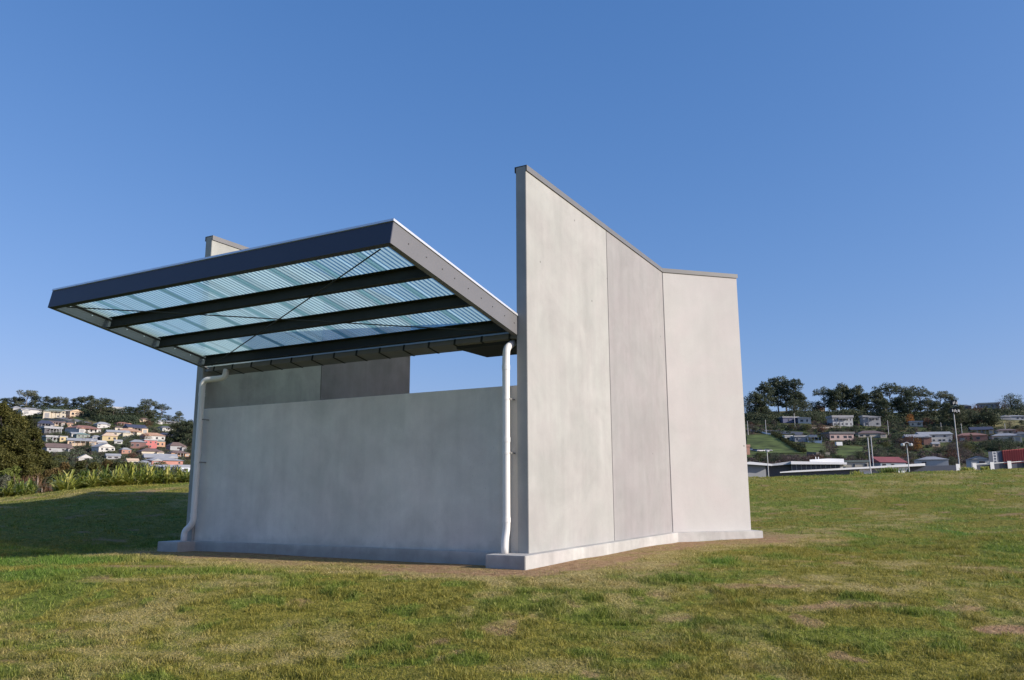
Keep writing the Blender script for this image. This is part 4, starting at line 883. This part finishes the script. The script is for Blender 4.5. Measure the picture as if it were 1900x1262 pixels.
for s_ in (-1, 1): MB().box(s_ * 4.5 * kk - .12, s_ * 4.5 * kk + .12, .3, .6, -1, 2 * kk).build('leg', M_DARK, sg)
def car(x, y, col, label):
    p = hit(x, y, 60); o = empty('parked_car', p, random.uniform(-.4, .4), label=label, cat='car', group='cars parked by the lower field')
    MB().hexa([(-2.2, -.9, .3), (2.2, -.9, .3), (2.2, .9, .3), (-2.2, .9, .3), (-2.1, -.85, .9), (2.0, -.85, .85), (2.0, .85, .85), (-2.1, .85, .9)]).build('body', wmat(col, .25), o, bevel=.08)
    MB().hexa([(-1.6, -.8, .88), (1.0, -.8, .88), (1.0, .8, .88), (-1.6, .8, .88), (-1.2, -.65, 1.45), (.4, -.65, 1.45), (.4, .65, 1.45), (-1.2, .65, 1.45)]).build('cabin', M_GLASS, o, bevel=.05)
    for sx in (-1.35, 1.35):
        for sy in (-.9, .72): MB().tube([(sx, sy, .32), (sx, sy + .18, .32)], .32, 12).build('wheel', M_DARK, o)
car(1394, 836, (.6, .6, .62), 'silver car parked nearest the orange brick house'); car(1402, 838, (.12, .15, .2), 'dark car parked between the silver and the white car')
car(1411, 838.5, (.7, .7, .7), 'white car parked third from the flared wall'); car(1425, 838, (.65, .65, .62), 'pale car parked apart at the right of the lower field')

# ------------------------------------------------------------------ trees on the ridges (each one a thing)
def tree_px(kind, x, yb, yt, label, cat='tree', group=None, wide=1.):
    p = hit(x, yb, 60)
    if p is None: p = hit(x, yb + 4, 60)
    if p is None: return
    H = (yb - yt) * px_scale(p); p = p - Vector((0, 0, .5)); return plant(kind, p, H * 1.02, label, cat, group, wide)
GL, GR = 'trees along the left ridge', 'trees along the right ridge'
for a in [
 ('gumE', 8, 765, 740, 'dark gum at the far left end of the left ridge line', 1.2), ('gumF', 24, 764, 738, 'broad dark gum just left of the tallest umbrella gum', 1.1), ('gumB', 46, 764, 725, 'tallest umbrella topped gum at the left end of the left ridge', 1.),
 ('gumA', 36, 763, 737, 'rounded gum overlapping the left side of the tallest umbrella gum', 1.), ('gumE', 64, 762, 736, 'dense gum directly right of the tallest umbrella gum', 1.2), ('gumF', 84, 762, 737, 'dark flat topped gum above the long white house', 1.2), ('gumA', 97, 762, 738, 'dark gum above the cream two storey house', 1.1),
 ('gumD', 110, 760, 735, 'broad crowned gum above the right end of the cream two storey house', 1.1), ('gumF', 120, 761, 741, 'shorter dark gum left of the bright white skyline roof', 1.3), ('gumC', 136, 762, 740, 'slim gum right of the bright white skyline roof', 1.1), ('gumE', 150, 764, 738, 'large dark gum above the peach gabled house', 1.2),
 ('gumB', 157, 762, 736, 'flat topped gum left of the half hidden skyline house', .9), ('gumC', 169, 764, 735, 'spindly tall gum in front of the half hidden skyline house', 1.), ('gumA', 180, 770, 741, 'gum midway along the left ridge', 1.1), ('gumE', 194, 776, 741, 'pointed dark gum left of the pale blue skyline house', 1.1),
 ('gumF', 186, 779, 752, 'dark gum hanging below the ridge left of centre', 1.3), ('gumA', 210, 779, 757, 'gum below the pale blue skyline house', 1.4), ('dark1', 226, 780, 756, 'rounded tree right of the pale blue skyline house', 1.2), ('gumE', 240, 780, 756, 'dark tree left of the tall clear gum', 1.5), ('gumF', 254, 781, 757, 'dark tree under the tall clear gum', 1.4),
 ('gumB', 272, 779, 742, 'tall clear gum with layered crown near the right of the left ridge', 1.), ('gumE', 266, 780, 752, 'dense gum beneath the tall clear gum', 1.3), ('gumD', 298, 781, 751, 'spreading pale gum second from the shelter', 1.), ('gumF', 285, 782, 762, 'short dark gum between the two clear gums', 1.3), ('dark1', 312, 782, 770, 'low dark tree right of the spreading pale gum', 1.5),
 ('gumA', 333, 787, 762, 'last rounded gum on the left ridge near the shelter', 1.), ('dark2', 322, 787, 774, 'low tree under the last rounded gum', 1.5),
 ('cone', 335, 822, 783, 'dark tall tree mass left of the shelter wall', 1.3), ('gumE', 326, 818, 786, 'dark gum beside the dark blue roofed house', 1.3), ('gumE', 348, 826, 783, 'dark gum touching the shelter wall', 1.3), ('gumF', 356, 835, 790, 'dark gum half behind the shelter wall', 1.3),
 ('lime', 314, 826, 812, 'lime green round tree behind the brown hipped house', 1.), ('cone', 121, 800, 781, 'dark conifer below the peach gabled house', .9), ('cone', 137, 796, 782, 'smaller dark conifer right of the first conifer', .8), ('dark1', 160, 808, 800, 'dark round tree before the wide terracotta roofed house', 1.)]:
    tree_px(a[0], a[1], a[2], a[3] - 1.5, a[4], group=GL, wide=a[5] * 1.15)
for a in [
 ('dark1', 1391, 772, 733, 'dark tree against the top of the flared wall', 1.), ('gumE', 1405, 778, 728, 'dark gum first right of the flared wall', 1.), ('gumA', 1421, 774, 709, 'round topped gum left of the tallest gum on the right ridge', 1.0), ('gumF', 1412, 778, 735, 'bulky dark gum beneath the round topped gum', 1.1),
 ('gumC', 1445, 766, 701, 'left twin of the tallest gums on the right ridge', 1.1), ('gumA', 1460, 766, 698, 'tallest gum on the right ridge with open crown', 1.1), ('gumC', 1474, 768, 703, 'gum leaning right from the tallest gum', 1.0), ('gumF', 1484, 768, 728, 'dark gum at the right foot of the tallest gum', 1.1),
 ('dark1', 1476, 777, 738, 'dense dark tree below the tallest gum', .9), ('dark2', 1495, 770, 741, 'low rounded tree at the left of the sky gap', 1.), ('dark1', 1490, 778, 762, 'small dark tree above the white wedge house', 1.), ('dark1', 1514, 783, 764, 'dark round tree right of the white wedge house', 1.1), ('dark2', 1508, 764, 744, 'low tree in the sky gap left of the tan ridge house', 1.2),
 ('gumD', 1530, 765, 719, 'isolated gum right of the sky gap with sky showing through', .9), ('gumC', 1545, 768, 722, 'slim gum right of the isolated gum', 1.), ('gumE', 1552, 770, 724, 'dark gum above the grey two storey box house', 1.), ('gumA', 1560, 768, 711, 'tall ragged gum above the grey two storey box house', 1.), ('gumC', 1572, 768, 716, 'tall gum right of the ragged gum', 1.),
 ('gumE', 1584, 770, 723, 'dark gum between the ragged gum and the pointed gum', 1.), ('gumC', 1597, 770, 715, 'pointed gum above the modern flat roofed house', 1.), ('gumE', 1610, 772, 730, 'dark lower gum right of the pointed gum', 1.2), ('gumA', 1626, 772, 724, 'gum left of the wide umbrella gum', 1.), ('gumF', 1636, 772, 732, 'dark gum under the left edge of the wide umbrella gum', 1.1),
 ('gumB', 1657, 770, 713, 'wide umbrella gum crowning the right ridge', 1.25), ('gumB', 1684, 770, 717, 'second umbrella gum joined to the wide umbrella gum', 1.15), ('gumD', 1709, 772, 719, 'rightmost umbrella gum of the joined group', 1.), ('gumE', 1668, 776, 738, 'dark gum filling under the umbrella gums', 1.3), ('gumF', 1690, 778, 727, 'tall dark gum between the umbrella gums', 1.), ('gumE', 1645, 782, 742, 'dark gum above the power pole with crossarm', 1.1),
 ('gumA', 1722, 778, 737, 'gum at the dip right of the umbrella gums', 1.1), ('gumB', 1746, 772, 726, 'layered gum left of the floodlight mast', 1.), ('gumE', 1738, 782, 745, 'dark gum under the layered gum', 1.2), ('gumA', 1771, 772, 730, 'round gum right behind the floodlight mast', 1.), ('gumE', 1762, 788, 748, 'dark gum behind the floodlight mast pole', 1.3), ('gumF', 1784, 792, 752, 'dark gum below the dark skyline house', 1.3),
 ('dark1', 1803, 788, 758, 'dark round tree below the skyline houses', 1.2), ('rust', 1812, 772, 749, 'brownish tree below the beige skyline house', 1.), ('cone', 1832, 790, 744, 'pointed dark conifer below the beige skyline house', 1.3), ('cone', 1845, 792, 756, 'dark conifer right of the pointed conifer', 1.2), ('bare', 1862, 772, 741, 'bare greyish tree right of the beige skyline house', 1.), ('dark1', 1878, 766, 728, 'large dark cypress like tree on the skyline near the right edge', 1.), ('dark1', 1890, 768, 738, 'dark tree at the right edge skyline', 1.),
 ('dark2', 1900, 772, 746, 'small tree cut by the right edge skyline', 1.),
 ('autumn', 1690, 790, 767, 'golden orange autumn tree on the right hill', .8), ('rust', 1720, 790, 774, 'brown orange shrub tree right of the small cream flat house', 1.2), ('rust', 1690, 838, 806, 'large russet tree before the brick grey gabled house', 1.1), ('autumn', 1704, 838, 812, 'orange tree touching the large russet tree', .8), ('bare', 1672, 838, 812, 'bare mauve tree left of the large russet tree', 1.1),
 ('dark1', 1662, 824, 806, 'dark tree left of the russet tree', 1.1), ('dark2', 1638, 850, 829, 'dark round shrub tree left of the street lamp', 1.1), ('dark1', 1664, 848, 830, 'round dark green tree beside the street lamp', 1.2), ('cypress', 1803, 822, 802, 'narrow dark cypress in front of the long orange brick house', .8),
 ('dark1', 1830, 834, 814, 'dark hedge like tree right of the long orange brick house', 1.6), ('dark1', 1855, 838, 811, 'large dark rounded tree before the cream grey roofed house', 1.6), ('dark2', 1875, 836, 812, 'large dark tree at right above the red cladding', 1.3), ('bare', 1785, 840, 815, 'bare tree right of the floodlight mast', 1.2), ('bare', 1795, 862, 833, 'brown bare tree at the foot of the floodlight mast', 1.1), ('bare', 1770, 846, 822, 'bare mauve tree left of the floodlight mast', 1.2),
 ('olive', 1700, 864, 846, 'feathery olive palm like shrub between red roof and white bungalow', 1.2), ('dark1', 1612, 822, 808, 'dark tree below the wide brown roofed house', 1.6), ('bare', 1535, 846, 818, 'bare purplish tree in the middle of the right hill', 1.1), ('bare', 1547, 844, 824, 'smaller bare tree beside the white tank', 1.1), ('dark1', 1594, 855, 834, 'dark shrub tree behind the pavilion right end', 1.2),
 ('dark2', 1440, 860, 838, 'dark shrub tree behind the pavilion left part', 1.5), ('bare', 1455, 861, 842, 'brown shrub tree right of the dark one behind the pavilion', 1.4), ('dark1', 1425, 861, 845, 'low dark shrub behind the pavilion end wall', 1.4), ('bare', 1478, 860, 842, 'grey brown shrub tree near the foot of the diagonal hedge', 1.4)]:
    tree_px(a[0], a[1], a[2], a[3], a[4], group=GR, wide=a[5])
# garden trees among the houses, labelled by the house they stand at
LABS = set()
def scatter(n, x0, x1, y0f, y1, kinds, seed, hpx, side):
    rg = random.Random(seed); made = 0; tries = 0; pts = []
    cname = dict(dark1='dark green', dark2='grey green', olive='olive', gumA='grey green', gumC='slim grey green', gumE='dark', rust='russet', bare='bare brown', lime='lime green', autumn='orange', cone='dark conical', cypress='narrow dark')
    while made < n and tries < n * 30:
        tries += 1; x = rg.uniform(x0, x1); yb = rg.uniform(y0f(x), y1); h = rg.uniform(*hpx) * (.8 + .6 * (yb - 760) / 110)
        bad = False
        for (a, b, hb, ht, s) in HOUSES:
            if a - h * .3 < x < b + h * .3 and hb - .5 < yb < hb + h * .5: bad = True; break
        if bad or any(abs(x - u) < 3.2 and abs(yb - v) < 2.2 for u, v in pts): continue
        if side == 'right' and ((1386 < x < 1492 and 804 < yb < 850) or (1480 < x < 1535 and 820 < yb < 850) or (1545 < x < 1620 and 828 < yb < 846) or 1838 < x and 780 < yb < 794): continue
        kind = rg.choice(kinds); best = min(HOUSES, key=lambda q: (abs((q[0] + q[1]) / 2 - x) + 1.5 * abs(q[2] - yb)) if (q[0] < 900) == (x < 900) else 1e9)
        cx = (best[0] + best[1]) / 2
        if abs(x - cx) > (best[1] - best[0]) * .5: rl = 'left of' if x < cx else 'right of'
        else: rl = 'below' if yb > best[2] else 'above'
        big = 'small' if h < hpx[0] + (hpx[1] - hpx[0]) * .35 else ('tall' if h > hpx[0] + (hpx[1] - hpx[0]) * .75 else 'mid sized')
        lab = '%s %s tree %s the %s' % (big, cname[kind], rl, best[4])
        if lab in LABS or len(lab.split()) > 16: continue
        LABS.add(lab); tree_px(kind, x, yb, yb - h, lab, group='garden trees among the houses of the %s hill' % side, wide=rg.uniform(1.0, 1.5)); pts.append((x, yb)); made += 1
scatter(150, 62, 358, lambda x: 772 + max(0, x - 250) * .15, 880, ['dark1', 'dark2', 'dark1', 'dark2', 'olive', 'gumA', 'bare', 'gumE', 'rust'], 5, (5, 13), 'left')
scatter(140, 1388, 1905, lambda x: 772, 866, ['dark1', 'dark2', 'dark1', 'bare', 'bare', 'olive', 'gumE', 'gumA', 'rust'], 6, (7, 17), 'right')
hp = [hit(*q, 60) for q in ((1434, 806), (1450, 815), (1465, 825), (1480, 834), (1492, 841))]; hb_ = hp[0].copy(); hc = []
for a, b in zip(hp, hp[1:]):
    for j in range(9):
        q = a.lerp(b, j / 9.) - hb_; hc.append((q.x, q.y, q.z + random.uniform(.5, .9), 1.9, 1.9, random.uniform(1.0, 1.5)))
hd = leafcloud(hc, 9000, .4, 77, M_CASD if 'M_CASD' in globals() else M_DKL, name='hedge'); hd.location = hb_; tag(hd, 'long dark diagonal hedge running down beside the green field', 'hedge')
# dense understorey woods along both ridges read as one mass
def wood(name, segs, n, seed, mat, label, hpx=10, leaf=.9, per=110, avoid=True):
    rg = np.random.default_rng(seed); cl = []; tries = 0
    while len(cl) < n and tries < n * 12:
        tries += 1; i = rg.integers(len(segs)); (xa, ya, xb, yb, th) = segs[i]; t = rg.random(); x = xa + (xb - xa) * t; y = ya + (yb - ya) * t + rg.uniform(0, th)
        if avoid and (any(a - 2.5 < x < b + 2.5 and hb - 1.5 < y < hb + hpx * .55 for (a, b, hb, ht, s) in HOUSES) or (1386 < x < 1490 and 806 < y < 846 and y > 806 + (x - 1440) * .7) or (1493 < x < 1535 and 822 < y < 848) or (1555 < x < 1600 and 828 < y < 848) or (1838 < x and 782 < y < 794)): continue
        p = hit(x, y, 60)
        if p is None: continue
        k = px_scale(p); s = rg.uniform(.5, 1) * hpx * k * .5; cl.append((p.x, p.y, p.z + s * .55, s * 1.4, s * 1.4, s))
    o = leafcloud(cl, n * per, leaf, seed, mat, name=name, elong=1.3); tag(o, label, 'woodland', kind='stuff')
wood('ridge_scrub', [(0, 764, 120, 764, 8), (120, 764, 200, 768, 12), (200, 768, 350, 794, 8), (180, 778, 260, 782, 6)], 260, 91, M_DKL, 'dark unbroken scrub under the gums of the left ridge', 17)
wood('ridge_scrub', [(1388, 771, 1440, 775, 10), (1440, 776, 1530, 774, 8), (1540, 769, 1660, 776, 8), (1650, 774, 1850, 782, 16), (1720, 770, 1850, 768, 16), (1850, 768, 1905, 768, 8), (1560, 772, 1600, 772, 4)], 420, 92, M_DKL, 'dark unbroken scrub under the gums of the right ridge', 19)
wood('hillside_scrub', [(60, 782, 355, 800, 75)], 800, 95, M_GUM, 'grey green garden scrub filling the gaps between houses of the left hill', 7.5, .6, 55)
wood('hillside_scrub', [(60, 782, 355, 800, 75)], 420, 97, M_BARE, 'leafless mauve garden scrub between houses of the left hill', 6.5, .5, 50)
wood('hillside_scrub', [(1388, 782, 1905, 782, 84)], 800, 96, M_DKL, 'dark garden scrub filling the gaps between houses of the right hill', 8, .6, 60)
wood('hillside_scrub', [(1388, 782, 1905, 782, 84)], 520, 98, M_BARE, 'leafless mauve brown scrub between houses of the right hill', 7, .5, 50)
wood('valley_scrub', [(90, 858, 360, 868, 22), (0, 850, 120, 850, 30)], 260, 93, M_OLV, 'olive scrub filling the valley below the left hill', 13, .5, 110, False)
wood('valley_scrub', [(1386, 852, 1500, 850, 14), (1600, 840, 1700, 856, 12), (1700, 840, 1840, 850, 14), (1500, 850, 1640, 856, 8)], 200, 94, M_BARE, 'brown scrub in the gully behind the sports buildings', 11, .5, 110)

# ------------------------------------------------------------------ planting along the left crest
def near_tree(name, x, D, yt, wpx, mat, n, leaf, label, seed, base=None, cat='tree', nclump=16, group=None):
    p = at(x, D); zt = zpix(x, yt, D); H = (zt - p.z) * 1.06; W = wpx * D / F_PX * 1.12; rg = random.Random(seed)
    root = empty(name, p, 0, label=label, cat=cat, group=group); tb = MB(); cl = []
    tb.tube([(0, 0, -.3), (0, 0, H * .4), (.1, 0, H * .8)], [H * .025, H * .018, H * .006], 8)
    for k in range(nclump):
        f = (k + .5) / nclump; th = k * 2.4 + rg.uniform(-.3, .3); z = H * (.04 + .84 * f); env = math.sqrt(max(.1, 1 - (max(0, f - .25) / .8) ** 2)); rr = W * .5 * env * rg.uniform(.2, .72)
        q = (math.cos(th) * rr, math.sin(th) * rr, z); s = W * rg.uniform(.13, .21); cl.append((*q, s, s, s * .85)); tb.tube([(0, 0, z * .55), q], [H * .01, H * .003], 5)
    tb.build('trunk', M_BARKD, root); leafcloud(cl, n, leaf, seed, mat, parent=root, elong=2.2); return root
near_tree('casuarina_tree', -2, 46, 740, 100, M_CAS, 49400, .07, 'tallest dense olive casuarina at the left edge of the photo', 51)
near_tree('casuarina_tree', 38, 50, 762, 84, M_CASD, 28500, .07, 'darker casuarina leaning out right of the tallest one', 52)
near_tree('casuarina_tree', 56, 45, 788, 66, M_CAS, 24700, .07, 'lower right bulge casuarina beside the brown red roofed house', 53)
near_tree('casuarina_tree', 14, 43, 792, 100, M_CAS, 24700, .07, 'front casuarina low at the left edge', 54)
near_tree('casuarina_tree', 78, 47, 834, 50, M_CASD, 17100, .07, 'small dark casuarina at the right foot of the group', 55)
for i, (x, D, yt, w_, mt, lb) in enumerate([(18, 38, 862, 46, M_LIM, 'yellow green shrub in front of the casuarinas'), (2, 35, 882, 26, M_GRYL, 'silvery grey shrub at the left edge above the flax'), (108, 44, 852, 44, M_CASB, 'brownish shrub right of the casuarinas'), (136, 46, 850, 44, M_CASD, 'dark shrub behind the largest flax clump'),
        (160, 46, 853, 40, M_CAS, 'olive shrub behind the second flax clump'), (184, 47, 847, 44, M_CASB, 'reddish brown shrub below the white gabled shed'), (206, 47, 852, 36, M_CASD, 'dark rounded shrub left of centre in the row'), (226, 48, 852, 40, M_CAS, 'olive shrub above the densest flax'), (246, 48, 860, 40, M_CASB, 'brown shrub just left of the salmon brick house'),
        (74, 42, 868, 44, M_CASB, 'tawny shrub above the leftmost big flax clump'), (92, 40, 880, 36, M_CASD, 'small dark shrub between reeds and flax'), (272, 49, 868, 36, M_CASD, 'low shrub under the low pale blue house'), (300, 49, 873, 36, M_CAS, 'low olive shrub under the slate blue house')]):
    near_tree('shrub', x, D, yt, w_, mt, 5000, .075, lb, 60 + i, cat='shrub', nclump=9, group='shrubs behind the flax on the left crest')
def blade_mat(name, c0, c1, c2):
    m = bpy.data.materials.new(name); t, N, L = nodes(m); b = N['Principled BSDF']; b.inputs['Roughness'].default_value = .4; b.inputs['Specular IOR Level'].default_value = .4
    g = N.new('ShaderNodeNewGeometry'); r = N.new('ShaderNodeValToRGB'); L.new(g.outputs['Random Per Island'], r.inputs[0]); e = r.color_ramp.elements
    e[0].color = (*c0, 1); e[1].color = (*c2, 1); q = e.new(.5); q.color = (*c1, 1); L.new(r.outputs[0], b.inputs['Base Color'])
    tr_ = N.new('ShaderNodeBsdfTranslucent'); L.new(r.outputs[0], tr_.inputs[0]); y = N.new('ShaderNodeMixShader'); y.inputs[0].default_value = .3
    L.new(b.outputs[0], y.inputs[1]); L.new(tr_.outputs[0], y.inputs[2]); L.new(y.outputs[0], N['Material Output'].inputs[0]); return m
M_FLAX = blade_mat('flax_leaf', (.12, .16, .03), (.38, .40, .08), (.66, .60, .20)); M_FLAXG = blade_mat('flax_leaf_green', (.08, .13, .025), (.22, .28, .06), (.42, .44, .13)); M_REED = blade_mat('reed', (.10, .05, .025), (.17, .09, .05), (.25, .16, .09))
def flax(x, D, hpx, wpx, label, seed, mat=None, n=78, name='flax_plant', cat='plant', stiff=False, group='flax plants along the left crest'):
    mat = mat or M_FLAX; p = at(x, D); H = hpx * D / F_PX; W = wpx * D / F_PX / 2; rg = np.random.default_rng(seed); V = []; Fq = []; F3 = []
    k = 0
    for i in range(n):
        th = rg.uniform(0, 6.28); out = rg.uniform(.1, 1.) ** .7 * W * (1.55 if not stiff else .6); h = H * rg.uniform(.65, 1.1) * (1 - .42 * np.clip(out / W, 0, 1.3) ** 1.5); w = rg.uniform(.045, .08) * (.5 if stiff else 1) * (D / 32)
        bx, by = rg.normal(0, W * .12, 2) if not stiff else rg.normal(0, W * .5, 2); dx, dy = math.cos(th), math.sin(th); sx, sy = -dy, dx; base = k
        prof_ = [(0, 0, 1), (.16, .42, 1.1), (.42, .80, .9), (.72, 1.0, .6)]
        for (o_, z_, ww) in prof_:
            cx = bx + dx * out * o_; cy = by + dy * out * o_; V += [(cx - sx * w * ww / 2, cy - sy * w * ww / 2, h * z_), (cx + sx * w * ww / 2, cy + sy * w * ww / 2, h * z_)]
        drp = rg.uniform(.65, 1.05) if not stiff else 1.2; V.append((bx + dx * out * 1.1, by + dy * out * 1.1, h * drp)); k += 9
        for j in range(3): Fq.append((base + 2 * j, base + 2 * j + 1, base + 2 * j + 3, base + 2 * j + 2))
        F3.append((base + 6, base + 7, base + 8))
    o = np_mesh(name, np.array(V), [np.array(Fq), np.array(F3)], mat); o.location = p - Vector((0, 0, .05)); return tag(o, label, cat, group)
for i, (x, D, h, w_, lb, mt) in enumerate([(-6, 27.5, 30, 46, 'flax cut by the left edge of the photo', M_FLAX), (16, 27.5, 34, 46, 'second flax from the left edge, low and bright', M_FLAX), (38, 27.5, 36, 44, 'third flax from the left edge', M_FLAXG), (55, 28, 34, 40, 'fourth flax from the left, ending the low front clump', M_FLAXG),
        (122, 28.6, 46, 74, 'largest flax clump with arching yellow striped leaves', M_FLAX), (108, 30, 40, 50, 'flax tucked behind the left side of the largest clump', M_FLAX), (150, 29.5, 42, 56, 'flax immediately right of the largest clump', M_FLAXG), (170, 29.5, 44, 60, 'broad flax below the white gabled shed', M_FLAX), (195, 30, 46, 56, 'greener flax right of the broad flax', M_FLAXG),
        (215, 30.2, 48, 56, 'tall bright flax left of the tallest one', M_FLAX), (236, 30.4, 52, 58, 'tallest flax in the middle of the row', M_FLAX), (256, 30.6, 48, 52, 'flax just right of the tallest one', M_FLAXG), (272, 30.8, 44, 50, 'yellowish flax under the small blue grey house', M_FLAX), (291, 31, 40, 48, 'flax under the salmon brick house', M_FLAXG),
        (309, 31, 38, 44, 'pinkish tinged flax third from the shelter wall', M_FLAX), (326, 31.2, 34, 42, 'flax second from the shelter wall', M_FLAX), (343, 31.2, 32, 42, 'shorter green flax touching the shelter wall', M_FLAXG), (362, 31.2, 32, 44, 'flax mostly hidden behind the shelter wall', M_FLAXG)]):
    flax(x, D, h, w_, lb, 200 + i, mt)
flax(52, 33, 34, 50, 'brown upright reed clump behind the front flax', 300, M_REED, 260, 'reed_clump', 'reeds', True, 'reeds')
flax(88, 31, 16, 40, 'low dry grass tussock between the two flax groups', 301, M_REED, 120, 'grass_tussock', 'tussock', True, 'tussocks')
flax(1654, 46, 13, 34, 'dark green grass tussock in front of the raking white wall', 302, M_FLAXG, 220, 'grass_tussock', 'tussock', True, 'tussocks')
flax(1797, 47, 9, 22, 'pale grass tussock between the first two white pillars', 303, M_FLAX, 160, 'grass_tussock', 'tussock', True, 'tussocks')
flax(1830, 47, 8, 14, 'low grass tussock beside the second white pillar', 304, M_FLAX, 110, 'grass_tussock', 'tussock', True, 'tussocks')
flax(1592, 46, 9, 20, 'small tussock on the crest before the pale end wall', 305, M_FLAX, 90, 'grass_tussock', 'tussock', True, 'tussocks')
for k, o in protos.items():
    if k not in USED:
        for ch in list(o.children): bpy.data.objects.remove(ch)
        bpy.data.objects.remove(o)
